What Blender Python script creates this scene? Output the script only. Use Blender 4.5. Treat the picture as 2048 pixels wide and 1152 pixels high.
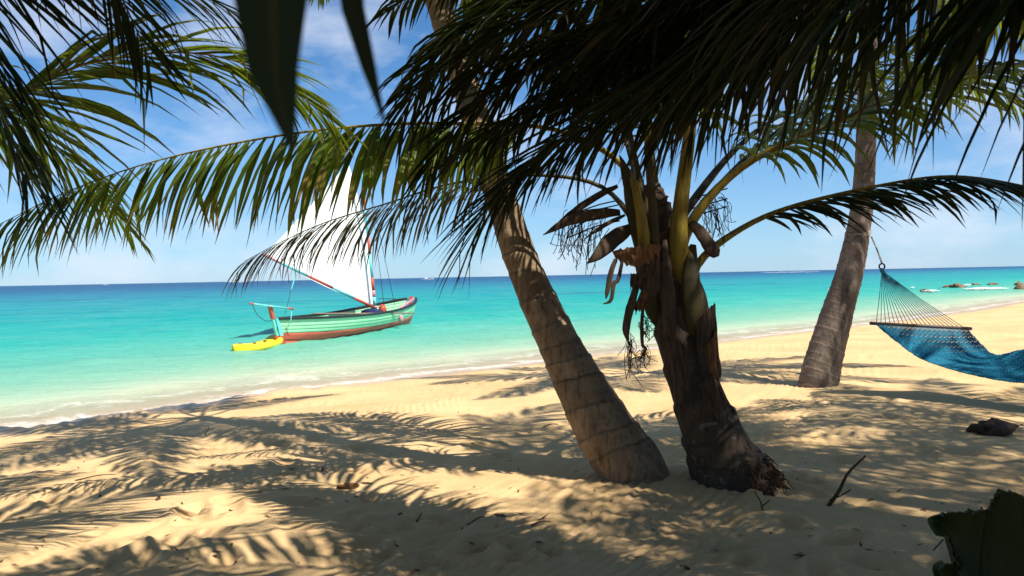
import bpy, math, random
import numpy as np
from mathutils import Matrix, Vector

for o in list(bpy.data.objects): bpy.data.objects.remove(o)
sc = bpy.context.scene
COL = sc.collection
rng = np.random.default_rng(11)
random.seed(5)
def A(*v): return np.array(v, float)
def nrm(v): return v/np.maximum(np.linalg.norm(v, axis=-1, keepdims=True), 1e-9)

# ------------------------------------------------------------------ camera
FP = 1650.0                                   # focal length in photo pixels (2048 wide)
EYE = A(0, 0, 1.5)
_p, _r = math.atan(24/FP), math.atan(40/2048)
CF = A(0, math.cos(_p), -math.sin(_p)); _R0 = A(1, 0, 0); _U0 = np.cross(_R0, CF)
CR = math.cos(_r)*_R0 - math.sin(_r)*_U0
CU = math.cos(_r)*_U0 + math.sin(_r)*_R0
def P(px, py, d): return EYE + d*(CF + (px-1024)/FP*CR - (py-576)/FP*CU)
def on_z(px, py, z):
    v = P(px, py, 1) - EYE
    return EYE + v*((z-EYE[2])/v[2])
cam = bpy.data.cameras.new('camera'); camo = bpy.data.objects.new('camera', cam); COL.objects.link(camo)
cam.sensor_width = 36; cam.lens = 36*FP/2048; cam.clip_start = 0.05; cam.clip_end = 20000
m = Matrix.Identity(4)
for i in range(3):
    m[i][0], m[i][1], m[i][2], m[i][3] = CR[i], CU[i], -CF[i], EYE[i]
camo.matrix_world = m
cam.dof.use_dof = True; cam.dof.focus_distance = 9.0; cam.dof.aperture_fstop = 6.5
sc.camera = camo

# ------------------------------------------------------------------ sky, sun, exposure
SUN_AZ = A(0.80, -0.60); SUN_EL = math.radians(56)
TO_SUN = A(SUN_AZ[0]*math.cos(SUN_EL), SUN_AZ[1]*math.cos(SUN_EL), math.sin(SUN_EL))
w = bpy.data.worlds.new('World'); sc.world = w; w.use_nodes = True
nt = w.node_tree; nt.nodes.clear()
def N(nt, t, **k):
    n = nt.nodes.new(t)
    for a, b in k.items(): setattr(n, a, b)
    return n
sky = N(nt, 'ShaderNodeTexSky', sky_type='NISHITA', sun_disc=False)
sky.sun_elevation = SUN_EL; sky.sun_rotation = math.atan2(SUN_AZ[0], SUN_AZ[1])
sky.air_density = 0.8; sky.dust_density = 0.1; sky.ozone_density = 4.0; sky.altitude = 0
tc = N(nt, 'ShaderNodeTexCoord'); mp = N(nt, 'ShaderNodeMapping'); mp.inputs['Scale'].default_value = (3.2, 3.2, 7.5); mp.inputs['Location'].default_value = (1.3, 0.4, 0.1)
nz = N(nt, 'ShaderNodeTexNoise'); nz.inputs['Scale'].default_value = 1.5; nz.inputs['Detail'].default_value = 9; nz.inputs['Roughness'].default_value = 0.58
rp = N(nt, 'ShaderNodeValToRGB'); rp.color_ramp.elements[0].position = 0.48; rp.color_ramp.elements[1].position = 0.68
mul = N(nt, 'ShaderNodeMath', operation='MULTIPLY'); mul.inputs[1].default_value = 0.55
mx = N(nt, 'ShaderNodeMixRGB'); mx.inputs[2].default_value = (7.6, 8.2, 9.4, 1)
bg = N(nt, 'ShaderNodeBackground'); bg.inputs['Strength'].default_value = 0.076
ow = N(nt, 'ShaderNodeOutputWorld')
L = nt.links.new
hs = N(nt, 'ShaderNodeHueSaturation'); hs.inputs['Saturation'].default_value = 1.15
tn = N(nt, 'ShaderNodeMixRGB', blend_type='MULTIPLY'); tn.inputs[0].default_value = 1; tn.inputs[2].default_value = (.80, 1.14, 1.26, 1)
L(sky.outputs[0], hs.inputs['Color']); L(hs.outputs[0], tn.inputs[1])
L(tc.outputs['Generated'], mp.inputs[0]); L(mp.outputs[0], nz.inputs[0]); L(nz.outputs[0], rp.inputs[0]); L(rp.outputs[0], mul.inputs[0])
L(mul.outputs[0], mx.inputs[0]); sx = N(nt, 'ShaderNodeSeparateXYZ'); L(tc.outputs['Generated'], sx.inputs[0])
z1 = N(nt, 'ShaderNodeMath', operation='SUBTRACT', use_clamp=True); z1.inputs[0].default_value = 1; L(sx.outputs[2], z1.inputs[1])
z2 = N(nt, 'ShaderNodeMath', operation='POWER'); L(z1.outputs[0], z2.inputs[0]); z2.inputs[1].default_value = 7
z3 = N(nt, 'ShaderNodeMath', operation='MULTIPLY'); L(z2.outputs[0], z3.inputs[0]); z3.inputs[1].default_value = .62
hz = N(nt, 'ShaderNodeMixRGB'); hz.inputs[2].default_value = (4.0, 5.5, 8.2, 1); L(z3.outputs[0], hz.inputs[0]); L(tn.outputs[0], hz.inputs[1])
L(hz.outputs[0], mx.inputs[1]); L(mx.outputs[0], bg.inputs[0]); L(bg.outputs[0], ow.inputs[0])
sl = bpy.data.lights.new('sun', 'SUN'); slo = bpy.data.objects.new('sun', sl); COL.objects.link(slo)
sl.energy = 5.0; sl.angle = math.radians(0.53); sl.color = (1.0, 0.94, 0.84)
slo.rotation_euler = Vector(-TO_SUN).to_track_quat('-Z', 'Y').to_euler(); slo.location = (8, -6, 12)
vs = sc.view_settings; vs.view_transform = 'Standard'; vs.look = 'None'; vs.exposure = 0.55; vs.gamma = 1; vs.use_curve_mapping = False

# ------------------------------------------------------------------ helpers
def mesh(name, V, F, mat, root=None, parent=None, smooth=False, attr=None):
    """one mesh object; V in world coordinates, stored relative to the thing's Empty (root)"""
    V = np.asarray(V, float).reshape(-1, 3)
    off = np.array(root.location) if root is not None else np.zeros(3)
    me = bpy.data.meshes.new(name)
    if isinstance(F, np.ndarray):
        nf, k = F.shape
        me.vertices.add(len(V)); me.vertices.foreach_set('co', (V-off).astype(np.float32).ravel())
        me.loops.add(nf*k); me.loops.foreach_set('vertex_index', F.astype(np.int32).ravel())
        me.polygons.add(nf); me.polygons.foreach_set('loop_start', np.arange(0, nf*k, k, dtype=np.int32))
        me.update(calc_edges=True)
    else:
        me.from_pydata((V-off).tolist(), [], F); me.update()
    if smooth: me.polygons.foreach_set('use_smooth', np.ones(len(me.polygons), bool))
    if attr:
        for an, val in attr.items():
            val = np.asarray(val, np.float32)
            if val.ndim == 1:
                a = me.attributes.new(an, 'FLOAT', 'POINT'); a.data.foreach_set('value', val)
            else:
                a = me.attributes.new(an, 'FLOAT_VECTOR', 'POINT'); a.data.foreach_set('vector', val.ravel())
    if mat: me.materials.append(mat)
    o = bpy.data.objects.new(name, me); COL.objects.link(o)
    pa = parent if parent is not None else root
    if pa is not None: o.parent = pa
    return o
def thing(name, loc, label, cat, group=None):
    o = bpy.data.objects.new(name, None); COL.objects.link(o); o.location = [float(c) for c in loc]
    o.empty_display_size = 0.2
    return tag(o, label, cat, group)
def tag(o, label=None, cat=None, group=None, kind=None):
    if label: o['label'] = label
    if cat: o['category'] = cat
    if group: o['group'] = group
    if kind: o['kind'] = kind
    return o
def spline(pts, n, full=False):
    """Catmull-Rom through pts, resampled evenly to n points"""
    p = np.asarray(pts, float); p = np.vstack([2*p[0]-p[1], p, 2*p[-1]-p[-2]])
    out = []
    for i in range(1, len(p)-2):
        t = np.linspace(0, 1, 24, endpoint=(i == len(p)-3))[:, None]
        a, b, c, d = p[i-1], p[i], p[i+1], p[i+2]
        out.append(.5*((2*b)+(-a+c)*t+(2*a-5*b+4*c-d)*t*t+(-a+3*b-3*c+d)*t**3))
    q = np.vstack(out); s = np.r_[0, np.cumsum(np.linalg.norm(np.diff(q, axis=0), axis=1))]
    u = np.linspace(0, s[-1], n)
    return np.stack([np.interp(u, s, q[:, k]) for k in range(3)], 1)
def frames(path, hint=None):
    T = nrm(np.gradient(path, axis=0))
    h = A(0, 0, 1) if hint is None else np.asarray(hint, float)
    S = np.cross(T, h); bad = np.linalg.norm(S, axis=1) < .15
    S[bad] = np.cross(T[bad], A(.3, 1, 0)); S = nrm(S)
    for i in range(1, len(S)):
        if S[i] @ S[i-1] < 0: S[i] = -S[i]
    Nn = np.cross(S, T)
    return T, S, Nn
def tubeVF(path, rad, n=8, flat=1.0, cap=True, hint=None, prof=None):
    path = np.asarray(path, float); k = len(path)
    rad = np.full(k, rad) if np.isscalar(rad) else np.asarray(rad, float)
    T, S, Nn = frames(path, hint)
    a = np.arange(n)*2*np.pi/n
    ca, sa = np.cos(a), np.sin(a)*flat
    R = rad[:, None] if prof is None else rad[:, None]*prof
    V = path[:, None]+R[..., None]*(ca[None, :, None]*S[:, None]+sa[None, :, None]*Nn[:, None])
    V = V.reshape(-1, 3)
    i, j = np.meshgrid(np.arange(k-1), np.arange(n), indexing='ij')
    F = np.stack([i*n+j, i*n+(j+1) % n, (i+1)*n+(j+1) % n, (i+1)*n+j], -1).reshape(-1, 4)
    if cap:
        V = np.vstack([V, path[:1], path[-1:]]); c0 = k*n; c1 = c0+1
        jj = np.arange(n); j2 = (jj+1) % n
        F = F.tolist()+[[c0, int(y), int(x)] for x, y in zip(jj, j2)]+[[c1, int((k-1)*n+x), int((k-1)*n+y)] for x, y in zip(jj, j2)]
    return V, F
def tube(name, path, rad, mat, root=None, parent=None, n=8, flat=1.0, hint=None, smooth=True, attr=None):
    V, F = tubeVF(path, rad, n, flat, True, hint)
    return mesh(name, V, F, mat, root, parent, smooth)
def join(parts):
    Vs, Fs, o = [], [], 0
    for V, F in parts:
        F = F.tolist() if isinstance(F, np.ndarray) else F
        Vs.append(np.asarray(V, float)); Fs += [[i+o for i in f] for f in F]; o += len(V)
    return np.vstack(Vs), Fs
def boxVF(c, s, rot=None):
    v = np.array([[x, y, z] for x in (-.5, .5) for y in (-.5, .5) for z in (-.5, .5)])*np.asarray(s, float)
    if rot is not None: v = v @ np.asarray(rot).T
    return v+np.asarray(c, float), [[0, 1, 3, 2], [4, 6, 7, 5], [0, 4, 5, 1], [2, 3, 7, 6], [0, 2, 6, 4], [1, 5, 7, 3]]
def gridF(a, b):
    i, j = np.meshgrid(np.arange(a-1), np.arange(b-1), indexing='ij')
    return np.stack([i*b+j, i*b+j+1, (i+1)*b+j+1, (i+1)*b+j], -1).reshape(-1, 4)
# value noise
def _h(i, j, s):
    n = (i.astype(np.int64)*374761393+j.astype(np.int64)*668265263+s*2147483647) & 0xffffffff
    n = ((n ^ (n >> 13))*1274126177) & 0xffffffff
    return ((n ^ (n >> 16)) & 0xffffff)/float(0xffffff)
def vn(x, y, s=0):
    xi, yi = np.floor(x), np.floor(y); fx, fy = x-xi, y-yi
    fx = fx*fx*(3-2*fx); fy = fy*fy*(3-2*fy)
    return (_h(xi, yi, s)*(1-fx)+_h(xi+1, yi, s)*fx)*(1-fy)+(_h(xi, yi+1, s)*(1-fx)+_h(xi+1, yi+1, s)*fx)*fy-.5
def fbm(x, y, o=4, s=0):
    r = 0; a = 1.
    for k in range(o): r = r+a*vn(x*2**k+17.3*k, y*2**k-9.1*k, s+k); a *= .5
    return r
def sstep(a, b, x):
    t = np.clip((x-a)/(b-a), 0, 1); return t*t*(3-2*t)

# ------------------------------------------------------------------ materials
class MB:
    def __init__(s, name):
        s.m = bpy.data.materials.new(name); s.m.use_nodes = True; s.t = s.m.node_tree; s.t.nodes.clear()
        s.out = s.n('ShaderNodeOutputMaterial')
    def n(s, ty, **k):
        x = s.t.nodes.new(ty)
        ins = k.pop('ins', {})
        for a, b in k.items(): setattr(x, a, b)
        for a, b in ins.items(): s.set(x.inputs[a], b)
        return x
    def set(s, i, v):
        if hasattr(v, 'is_output') or isinstance(v, bpy.types.NodeSocket): s.t.links.new(v, i)
        elif isinstance(v, tuple) and len(v) == 3 and i.type == 'RGBA': i.default_value = (*v, 1)
        else: i.default_value = v
    def attr(s, name, out='Fac'): return s.n('ShaderNodeAttribute', attribute_name=name).outputs[out]
    def math(s, op, a, b=0.0, clamp=False): return s.n('ShaderNodeMath', operation=op, use_clamp=clamp, ins={0: a, 1: b}).outputs[0]
    def mix(s, f, a, b, mode='MIX'): return s.n('ShaderNodeMixRGB', blend_type=mode, ins={0: f, 1: a, 2: b}).outputs[0]
    def ramp(s, f, els, interp='LINEAR'):
        r = s.n('ShaderNodeValToRGB'); r.color_ramp.interpolation = interp; e = r.color_ramp.elements
        while len(e) < len(els): e.new(.5)
        for q, (p, c) in zip(e, els):
            q.position = p; q.color = (c, c, c, 1) if np.isscalar(c) else (*c, 1)
        s.set(r.inputs[0], f); return r.outputs[0]
    def obj(s): return s.n('ShaderNodeTexCoord').outputs['Object']
    def pos(s): return s.n('ShaderNodeNewGeometry').outputs['Position']
    def noise(s, vec, scale, detail=4, rough=.55, sc=None, dist=0.0):
        if sc is not None: vec = s.n('ShaderNodeMapping', ins={0: vec, 3: sc}).outputs[0]
        return s.n('ShaderNodeTexNoise', ins={'Vector': vec, 'Scale': scale, 'Detail': detail, 'Roughness': rough, 'Distortion': dist}).outputs[0]
    def bump(s, h, st=.5, d=.01): return s.n('ShaderNodeBump', ins={'Strength': st, 'Distance': d, 'Height': h}).outputs[0]
    def pr(s, col, rough=.6, spec=.4, normal=None, metal=0.0):
        k = {'Base Color': col, 'Roughness': rough, 'Specular IOR Level': spec, 'Metallic': metal}
        if normal is not None: k['Normal'] = normal
        return s.n('ShaderNodeBsdfPrincipled', ins=k).outputs[0]
    def done(s, sh): s.t.links.new(sh, s.out.inputs[0]); return s.m
def plain(name, col, rough=.6, spec=.4, var=.25, sc=6., bump=.15, stretch=None, bd=.01):
    b = MB(name); o = b.pos(); nz = b.noise(o, sc, 5, .6, stretch); nf = b.noise(o, sc*7, 3, .6, stretch)
    c = b.mix(b.ramp(nz, [(.3, 0.), (.7, 1.)]), tuple(x*(1-var) for x in col), tuple(min(1, x*(1+var)) for x in col))
    return b.done(b.pr(c, rough, spec, b.bump(b.math('ADD', nz, b.math('MULTIPLY', nf, .5)), bump, bd)))
def leafmat(name, lo, hi, tip, rib, trans, tw=.35, tipf=1.0, spec=.35):
    b = MB(name); v = b.n('ShaderNodeSeparateXYZ', ins={0: b.attr('lf', 'Vector')}); t, cr, rd = v.outputs[0], v.outputs[1], v.outputs[2]
    c = b.mix(rd, lo, hi)
    nz = b.noise(b.pos(), 9, 4)
    c = b.mix(b.math('MULTIPLY', b.ramp(nz, [(.45, 0.), (.8, 1.)]), .5), c, tuple(.6*x for x in hi))
    # dry brown ends, further down the blade on some leaflets
    k = b.math('ADD', t, b.math('MULTIPLY', b.math('SUBTRACT', rd, .62), .55)); k = b.math('ADD', k, b.math('MULTIPLY', b.math('SUBTRACT', nz, .5), .35))
    c = b.mix(b.math('MULTIPLY', b.ramp(k, [(.70, 0.), (.92, 1.)]), tipf), c, tip)
    c = b.mix(b.ramp(cr, [(.80, 0.), (.97, 1.)]), c, rib)
    bs = b.pr(c, .48, spec, b.bump(b.noise(b.pos(), 160, 2), .08, .004))
    tr = b.n('ShaderNodeBsdfTranslucent', ins={0: b.mix(.55, c, trans)}).outputs[0]
    return b.done(b.n('ShaderNodeMixShader', ins={0: tw, 1: bs, 2: tr}).outputs[0])
M = {}
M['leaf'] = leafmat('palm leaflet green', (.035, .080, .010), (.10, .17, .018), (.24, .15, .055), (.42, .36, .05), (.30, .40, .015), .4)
M['leafdk'] = leafmat('palm leaflet shaded green', (.010, .020, .006), (.024, .040, .009), (.05, .035, .018), (.035, .036, .011), (.04, .06, .006), .14, 1.0, .12)  # near-black green: canopy shade put into the leaf colour
M['leafdry'] = leafmat('palm leaflet drying', (.045, .045, .015), (.10, .085, .03), (.16, .10, .045), (.18, .13, .05), (.20, .15, .03), .25)
M['rachis'] = plain('palm rachis yellow green', (.20, .145, .016), .55, .3, .55, 7, .5, (3, 3, .5))
M['rachisdk'] = plain('palm rachis olive', (.05, .04, .012), .6, .3, .4, 7, .3)
M['husk'] = plain('dry leaf sheath', (.20, .10, .045), .85, .15, .5, 9, .9, (6, 6, .8), .01)
M['deadleaf'] = plain('dead dark palm tissue', (.075, .05, .032), .8, .2, .5, 8, .6, (5, 5, 1))
M['fibre'] = plain('dark fibre', (.06, .04, .026), .9, .1, .4, 12, .3)
M['root'] = plain('root fibre', (.11, .062, .035), .9, .1, .5, 12, .3)
def trunkmat(name, c0, c1, dark):
    b = MB(name); o = b.pos(); v = b.n('ShaderNodeSeparateXYZ', ins={0: b.attr('lf', 'Vector')})
    n1 = b.noise(o, 4.5, 6, .65); n2 = b.noise(o, 26, 5, .6, (1, 1, .35)); n3 = b.noise(o, 14, 4, .6)
    c = b.mix(b.ramp(n1, [(.32, 0.), (.68, 1.)]), c0, c1)
    c = b.mix(b.math('MULTIPLY', b.ramp(n2, [(.5, 0.), (.72, 1.)]), .55), c, dark)
    c = b.mix(b.math('MULTIPLY', b.ramp(n3, [(.60, 0.), (.70, 1.)]), .45), c, (.36, .32, .26))
    c = b.mix(b.math('MULTIPLY', b.ramp(b.math('ADD', v.outputs[0], b.math('MULTIPLY', b.math('SUBTRACT', n2, .5), .25)), [(.72, 0.), (1.0, 1.)]), b.math('MULTIPLY', b.ramp(n1, [(.35, .25), (.65, 1.)]), .7)), c, dark)
    n5 = b.noise(o, 34, 4, .6, (1, 1, .10)); c = b.mix(b.math('MULTIPLY', b.ramp(n5, [(.56, 0.), (.66, 1.)]), .6), c, dark)
    c = b.mix(b.math('MULTIPLY', b.math('SUBTRACT', 1., v.outputs[1]), .30), c, dark)
    h = b.math('ADD', n2, b.math('MULTIPLY', n1, .7))
    return b.done(b.pr(c, .85, .2, b.bump(h, .7, .018)))
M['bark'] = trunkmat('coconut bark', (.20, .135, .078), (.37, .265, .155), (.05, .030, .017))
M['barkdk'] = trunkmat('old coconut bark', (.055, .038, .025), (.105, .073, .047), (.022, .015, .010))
M['bark3'] = trunkmat('grey coconut bark', (.16, .12, .095), (.27, .21, .165), (.06, .04, .03))

# sand
b = MB('beach sand'); o = b.pos(); s = b.attr('shore')
n1 = b.noise(o, .7, 5); n2 = b.noise(o, 7, 5, .6); n3 = b.noise(o, 130, 3, .7); n4 = b.noise(o, 38, 4, .65)
c = b.mix(b.ramp(n1, [(.35, 0.), (.65, 1.)]), (.62, .41, .198), (.73, .505, .262))
c = b.mix(b.math('MULTIPLY', b.ramp(n2, [(.5, 0.), (.75, 1.)]), .35), c, (.48, .32, .14))
c = b.mix(b.math('MULTIPLY', b.ramp(n3, [(.60, 0.), (.70, 1.)]), .35), c, (.26, .17, .095))
sw = b.math('ADD', s, b.math('MULTIPLY', b.math('SUBTRACT', b.noise(o, 1.1, 3), .5), .9))
wet = b.ramp(b.math('MULTIPLY', sw, .2), [(.0, 1.), (.20, .9), (.30, 0.)])
c = b.mix(b.math('MULTIPLY', wet, .55), c, (.44, .315, .19))
ro = b.math('SUBTRACT', .95, b.math('MULTIPLY', wet, .6))
h = b.math('ADD', b.math('MULTIPLY', n4, .8), b.math('MULTIPLY', n3, .35)); h = b.math('ADD', h, b.math('MULTIPLY', n2, 1.6))
M['sand'] = b.done(b.pr(c, ro, b.math('ADD', .1, b.math('MULTIPLY', wet, .35)), b.n('ShaderNodeBump', ins={'Strength': b.math('SUBTRACT', .55, b.math('MULTIPLY', wet, .5)), 'Distance': .014, 'Height': h}).outputs[0]))

# sea
b = MB('sea water'); o = b.pos(); q0 = b.attr('off')
pn = b.noise(o, .035, 4, .6, (1, 1, 1)); pf = b.noise(o, .22, 3, .6)
q = b.math('MULTIPLY', q0, b.math('ADD', .55, b.math('MULTIPLY', pn, .9)))
lg = b.math('LOGARITHM', b.math('ADD', b.math('MAXIMUM', q, 0.), 1.), 1000.)
col = b.ramp(lg, [(0., (.72, .60, .44)), (.16, (.50, .54, .36)), (.28, (.18, .43, .29)), (.40, (.035, .37, .29)), (.50, (.004, .30, .28)), (.62, (.003, .235, .275)), (.72, (.001, .14, .25)), (.79, (.001, .080, .20)), (.9, (.001, .045, .16))])
sg = b.noise(o, .06, 5, .62, (.45, 1.6, 1), .6)
sgf = b.math('MULTIPLY', b.ramp(sg, [(.56, 0.), (.66, 1.)]), b.ramp(lg, [(.44, 0.), (.56, .55), (.95, .5)]))
col = b.mix(sgf, col, (.004, .085, .16))
rs = b.noise(o, 1.9, 7, .78, (.42, 2.0, 1), .5)
col = b.mix(b.math('MULTIPLY', b.ramp(rs, [(.50, 0.), (.68, 1.)]), b.ramp(lg, [(.22, .12), (.45, .6), (1., .5)])), col, (.004, .17, .22))  # darkening of wavelet facets painted in as streaks of deeper colour
col = b.mix(b.math('MULTIPLY', b.ramp(pf, [(.4, 0.), (.7, 1.)]), .12), col, (.25, .55, .42))
w1 = b.noise(o, 1.0, 3, .6, (1.2, 2.3, 1), .4); w2 = b.noise(o, 5.5, 3, .6, (1, 1.6, 1)); w3 = b.noise(o, .22, 3, .6, (.7, 1.8, 1))
hh = b.math('ADD', b.math('MULTIPLY', w1, .16), b.math('MULTIPLY', w2, .045)); hh = b.math('ADD', hh, b.math('MULTIPLY', w3, .45))
nb = b.bump(hh, 1.0, 1.0)
dif = b.n('ShaderNodeBsdfDiffuse', ins={0: col, 'Normal': b.bump(hh, .9, 1.0)}).outputs[0]
gl = b.n('ShaderNodeBsdfGlossy', ins={'Color': (1., 1., 1.), 'Roughness': .08, 'Normal': nb}).outputs[0]
fr = b.n('ShaderNodeFresnel', ins={'IOR': 1.33, 'Normal': nb}).outputs[0]
frs = b.math('MULTIPLY', fr, .62); frs = b.math('MINIMUM', frs, .16)
wat = b.n('ShaderNodeMixShader', ins={0: frs, 1: dif, 2: gl}).outputs[0]
# shallow edge: the sand shows through
tr = b.n('ShaderNodeBsdfTransparent').outputs[0]
edge = b.math('MULTIPLY', b.ramp(b.math('MULTIPLY', q0, .25), [(.0, 1.), (.16, .62), (.6, .0)]), .85)
wat = b.n('ShaderNodeMixShader', ins={0: edge, 1: wat, 2: tr}).outputs[0]
# foam where the swash breaks: bands parallel to the shore, torn by noise
fa = b.noise(o, .55, 5, .65, None, 1.2); fb = b.noise(o, 6.5, 4, .7, None, .8)
qq = b.math('ADD', q0, b.math('MULTIPLY', b.math('SUBTRACT', fa, .5), 2.6))
band = b.ramp(b.math('MULTIPLY', qq, .2), [(.0, .45), (.04, .75), (.08, .20), (.13, .03), (.23, .0), (.27, .45), (.29, .15), (.34, 0.)])
fm = b.math('MULTIPLY', band, b.ramp(fb, [(.30, .0), (.58, 1.)]), True)
fo = b.n('ShaderNodeBsdfDiffuse', ins={0: (.80, .77, .70)}).outputs[0]
M['sea'] = b.done(b.n('ShaderNodeMixShader', ins={0: fm, 1: wat, 2: fo}).outputs[0])
b = MB('white foam'); fz = b.noise(b.pos(), 1.2, 5, .7, None, 1.); 
M['foam'] = b.done(b.n('ShaderNodeMixShader', ins={0: b.ramp(fz, [(.42, 0.), (.56, 1.)]), 1: b.n('ShaderNodeBsdfTransparent').outputs[0], 2: b.n('ShaderNodeBsdfDiffuse', ins={0: (.82, .82, .8)}).outputs[0]}).outputs[0])
M['rock'] = plain('reef rock', (.22, .15, .09), .9, .2, .5, 1.6, .8, None, .2)

# boat and hammock paints
def paint(name, col, rough=.5, wear=(.35, .30, .24), wf=.35):
    b = MB(name); o = b.pos(); n1 = b.noise(o, 3.5, 6, .65); n2 = b.noise(o, 11, 5, .7, (1, 1, .4))
    c = b.mix(b.ramp(n1, [(.35, 0.), (.65, 1.)]), tuple(x*.88 for x in col), col)
    c = b.mix(b.math('MULTIPLY', b.ramp(n2, [(.62, 0.), (.72, 1.)]), wf), c, wear)
    return b.done(b.pr(c, rough, .35, b.bump(n2, .2, .006)))
M['green'] = paint('mint green boat paint', (.36, .74, .44), .5, (.5, .62, .45), .3)
M['red'] = paint('red boat paint', (.52, .10, .06), .55, (.30, .11, .08), .35)
M['black'] = paint('black gunwale paint', (.022, .026, .026), .5, (.08, .08, .07), .4)
M['turq'] = paint('turquoise paint', (.16, .60, .60), .5, (.3, .45, .42), .3)
M['pink'] = paint('pink paint', (.65, .28, .33), .5)
M['wood'] = paint('grey wood', (.27, .215, .16), .8, (.12, .09, .06), .5)
M['inside'] = paint('boat inside wood', (.16, .13, .10), .8, (.07, .055, .04), .5)
M['yellow'] = paint('yellow kayak plastic', (.86, .66, .02), .38, (.7, .5, .03), .2)
M['yellowdk'] = paint('kayak black fitting', (.03, .03, .03), .5)
M['navy'] = plain('dark blue cloth', (.02, .03, .08), .9, .1, .3, 6, .3)
M['rope'] = plain('pale rope', (.42, .36, .28), .9, .1, .2, 30, .4)
M['roped'] = plain('dark rope', (.035, .033, .035), .8, .2, .2, 30, .4)
M['cord'] = plain('teal hammock cord', (.040, .165, .22), .8, .2, .25, 30, .3)
M['bed'] = plain('teal woven hammock rope', (.014, .17, .275), .8, .2, .15, 14, .3)
M['bar'] = plain('dark varnished spreader wood', (.075, .048, .032), .5, .4, .3, 8, .2, (1, 1, 6))
M['stick'] = plain('dead stick', (.085, .05, .03), .9, .1, .4, 20, .5)
M['litter'] = plain('leaf litter bits', (.10, .06, .035), .9, .1, .5, 20, .4)
b = MB('white sail cloth'); n = b.noise(b.pos(), 1.2, 4); c = b.mix(n, (.86, .85, .83), (.92, .91, .90))
M['sail'] = b.done(b.n('ShaderNodeMixShader', ins={0: .2, 1: b.pr(c, .8, .1, b.bump(b.noise(b.pos(), .9, 3), .3, .15)), 2: b.n('ShaderNodeBsdfTranslucent', ins={0: (.85, .84, .80)}).outputs[0]}).outputs[0])
b = MB('seedling leaf'); o = b.pos(); n = b.noise(o, 12, 4, .6, (4, 4, .6)); c = b.mix(n, (.018, .036, .010), (.055, .085, .020))
M['seedling'] = b.done(b.n('ShaderNodeMixShader', ins={0: .18, 1: b.pr(c, .5, .35), 2: b.n('ShaderNodeBsdfTranslucent', ins={0: (.07, .11, .01)}).outputs[0]}).outputs[0])

# ------------------------------------------------------------------ beach and sea
SEA = -0.35
def shore(x, y):
    """metres inland (+) of the water's edge"""
    a = x*.72+y*.695
    d = x*.695-y*.72-np.interp(a, [-40, 1, 2.6, 4.5, 6.7, 10.2, 15.2, 20.6, 28, 38, 50, 66, 200], [-12., -12., -12.1, -12.25, -12.5, -12.4, -12.15, -11.9, -11.65, -11.7, -12.5, -12.3, -12.])
    return d+.22*fbm(x*.5, y*.5, 2, 40)
def Hbase(x, y):
    s = shore(x, y)
    z = np.where(s < 0, SEA+.055*s, 0.)
    z = np.where(s >= 0, np.interp(s, [0, .5, 1.1, 3, 5, 8, 60], [SEA, SEA+.06, SEA+.14, SEA+.24, SEA+.30, SEA+.35, SEA+.6]), z)
    return np.maximum(z, -6.), s
_fp = []
_r1 = np.random.default_rng(4)
for k in range(180):                       # trodden hollows
    px = _r1.uniform(-100, 2150); py = _r1.uniform(690, 1150)
    g = on_z(px, py, 0)
    _fp.append((g[0], g[1], _r1.uniform(0, 6.3), _r1.uniform(.09, .15)*(1+g[1]*.03), _r1.uniform(.012, .034)))
for k in range(7):                         # a line of steps across the left foreground
    g = on_z(270+k*62+_r1.uniform(-14, 14), 1130-k*42+_r1.uniform(-10, 10), 0)
    _fp.append((g[0], g[1], 2.2, .15, .035))
MOUND = [(.93, 5.95, .50, .05), (1.62, 5.75, .55, .055), (3.95, 10.6, .55, .06)]
def H(x, y, fine=True):
    z, s = Hbase(x, y)
    land = sstep(.3, 3.0, s)
    z = z+land*(.055*fbm(x*.55, y*.55, 2, 3)+.017*fbm(x*1.9, y*1.9, 2, 9))
    # low scarp with clods along the left part of the beach
    sc_ = np.exp(-((s-.95-.3*fbm(x*.8, y*.8, 2, 21))/.33)**2)*sstep(-1.0, -3.6, x)
    z = z+sc_*(.035+.11*fbm(x*3.6, y*3.6, 3, 33))
    for mx_, my_, mr_, mh_ in MOUND: z = z+mh_*np.exp(-(((x-mx_)**2+(y-my_)**2)/mr_**2))
    if fine:
        z = z+land*(.006*fbm(x*9, y*9, 3, 15)+.008*np.abs(fbm(x*4.2, y*4.2, 2, 71)))
        for fx, fy, a, r, dp in _fp:
            dx, dy = x-fx, y-fy
            mk = (np.abs(dx) < .6) & (np.abs(dy) < .6)
            if not np.any(mk): continue
            ux = dx[mk]*math.cos(a)+dy[mk]*math.sin(a); uy = -dx[mk]*math.sin(a)+dy[mk]*math.cos(a)
            d = np.sqrt((ux/r)**2+(uy/(r*.55))**2)
            z[mk] = z[mk]+land[mk]*(-dp*np.exp(-d**2.4)+dp*.55*np.exp(-((d-1.35)/.4)**2))
        # combed drag marks: bundles of fine parallel grooves
        for (a0, wv, sd, am) in ((math.radians(62), .070, 51, .004), (math.radians(24), .085, 52, .0035), (math.radians(-12), .11, 53, .0028)):
            c0 = -x*math.sin(a0)+y*math.cos(a0)+.25*fbm(x*.45, y*.45, 2, sd)
            al = x*math.cos(a0)+y*math.sin(a0)
            mk = sstep(.04, .22, fbm(c0*.55, al*.13, 2, sd+5))
            z = z+land*am*mk*(np.sin(2*np.pi*c0/wv)+1.6*fbm(c0*16, al*.5, 2, sd+9))*(1+.9*fbm(c0*4, al*.8, 2, sd))
    return z, s
def Hz(x, y):
    z, _ = H(np.array([float(x)]), np.array([float(y)]), False); return float(z[0])
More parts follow.
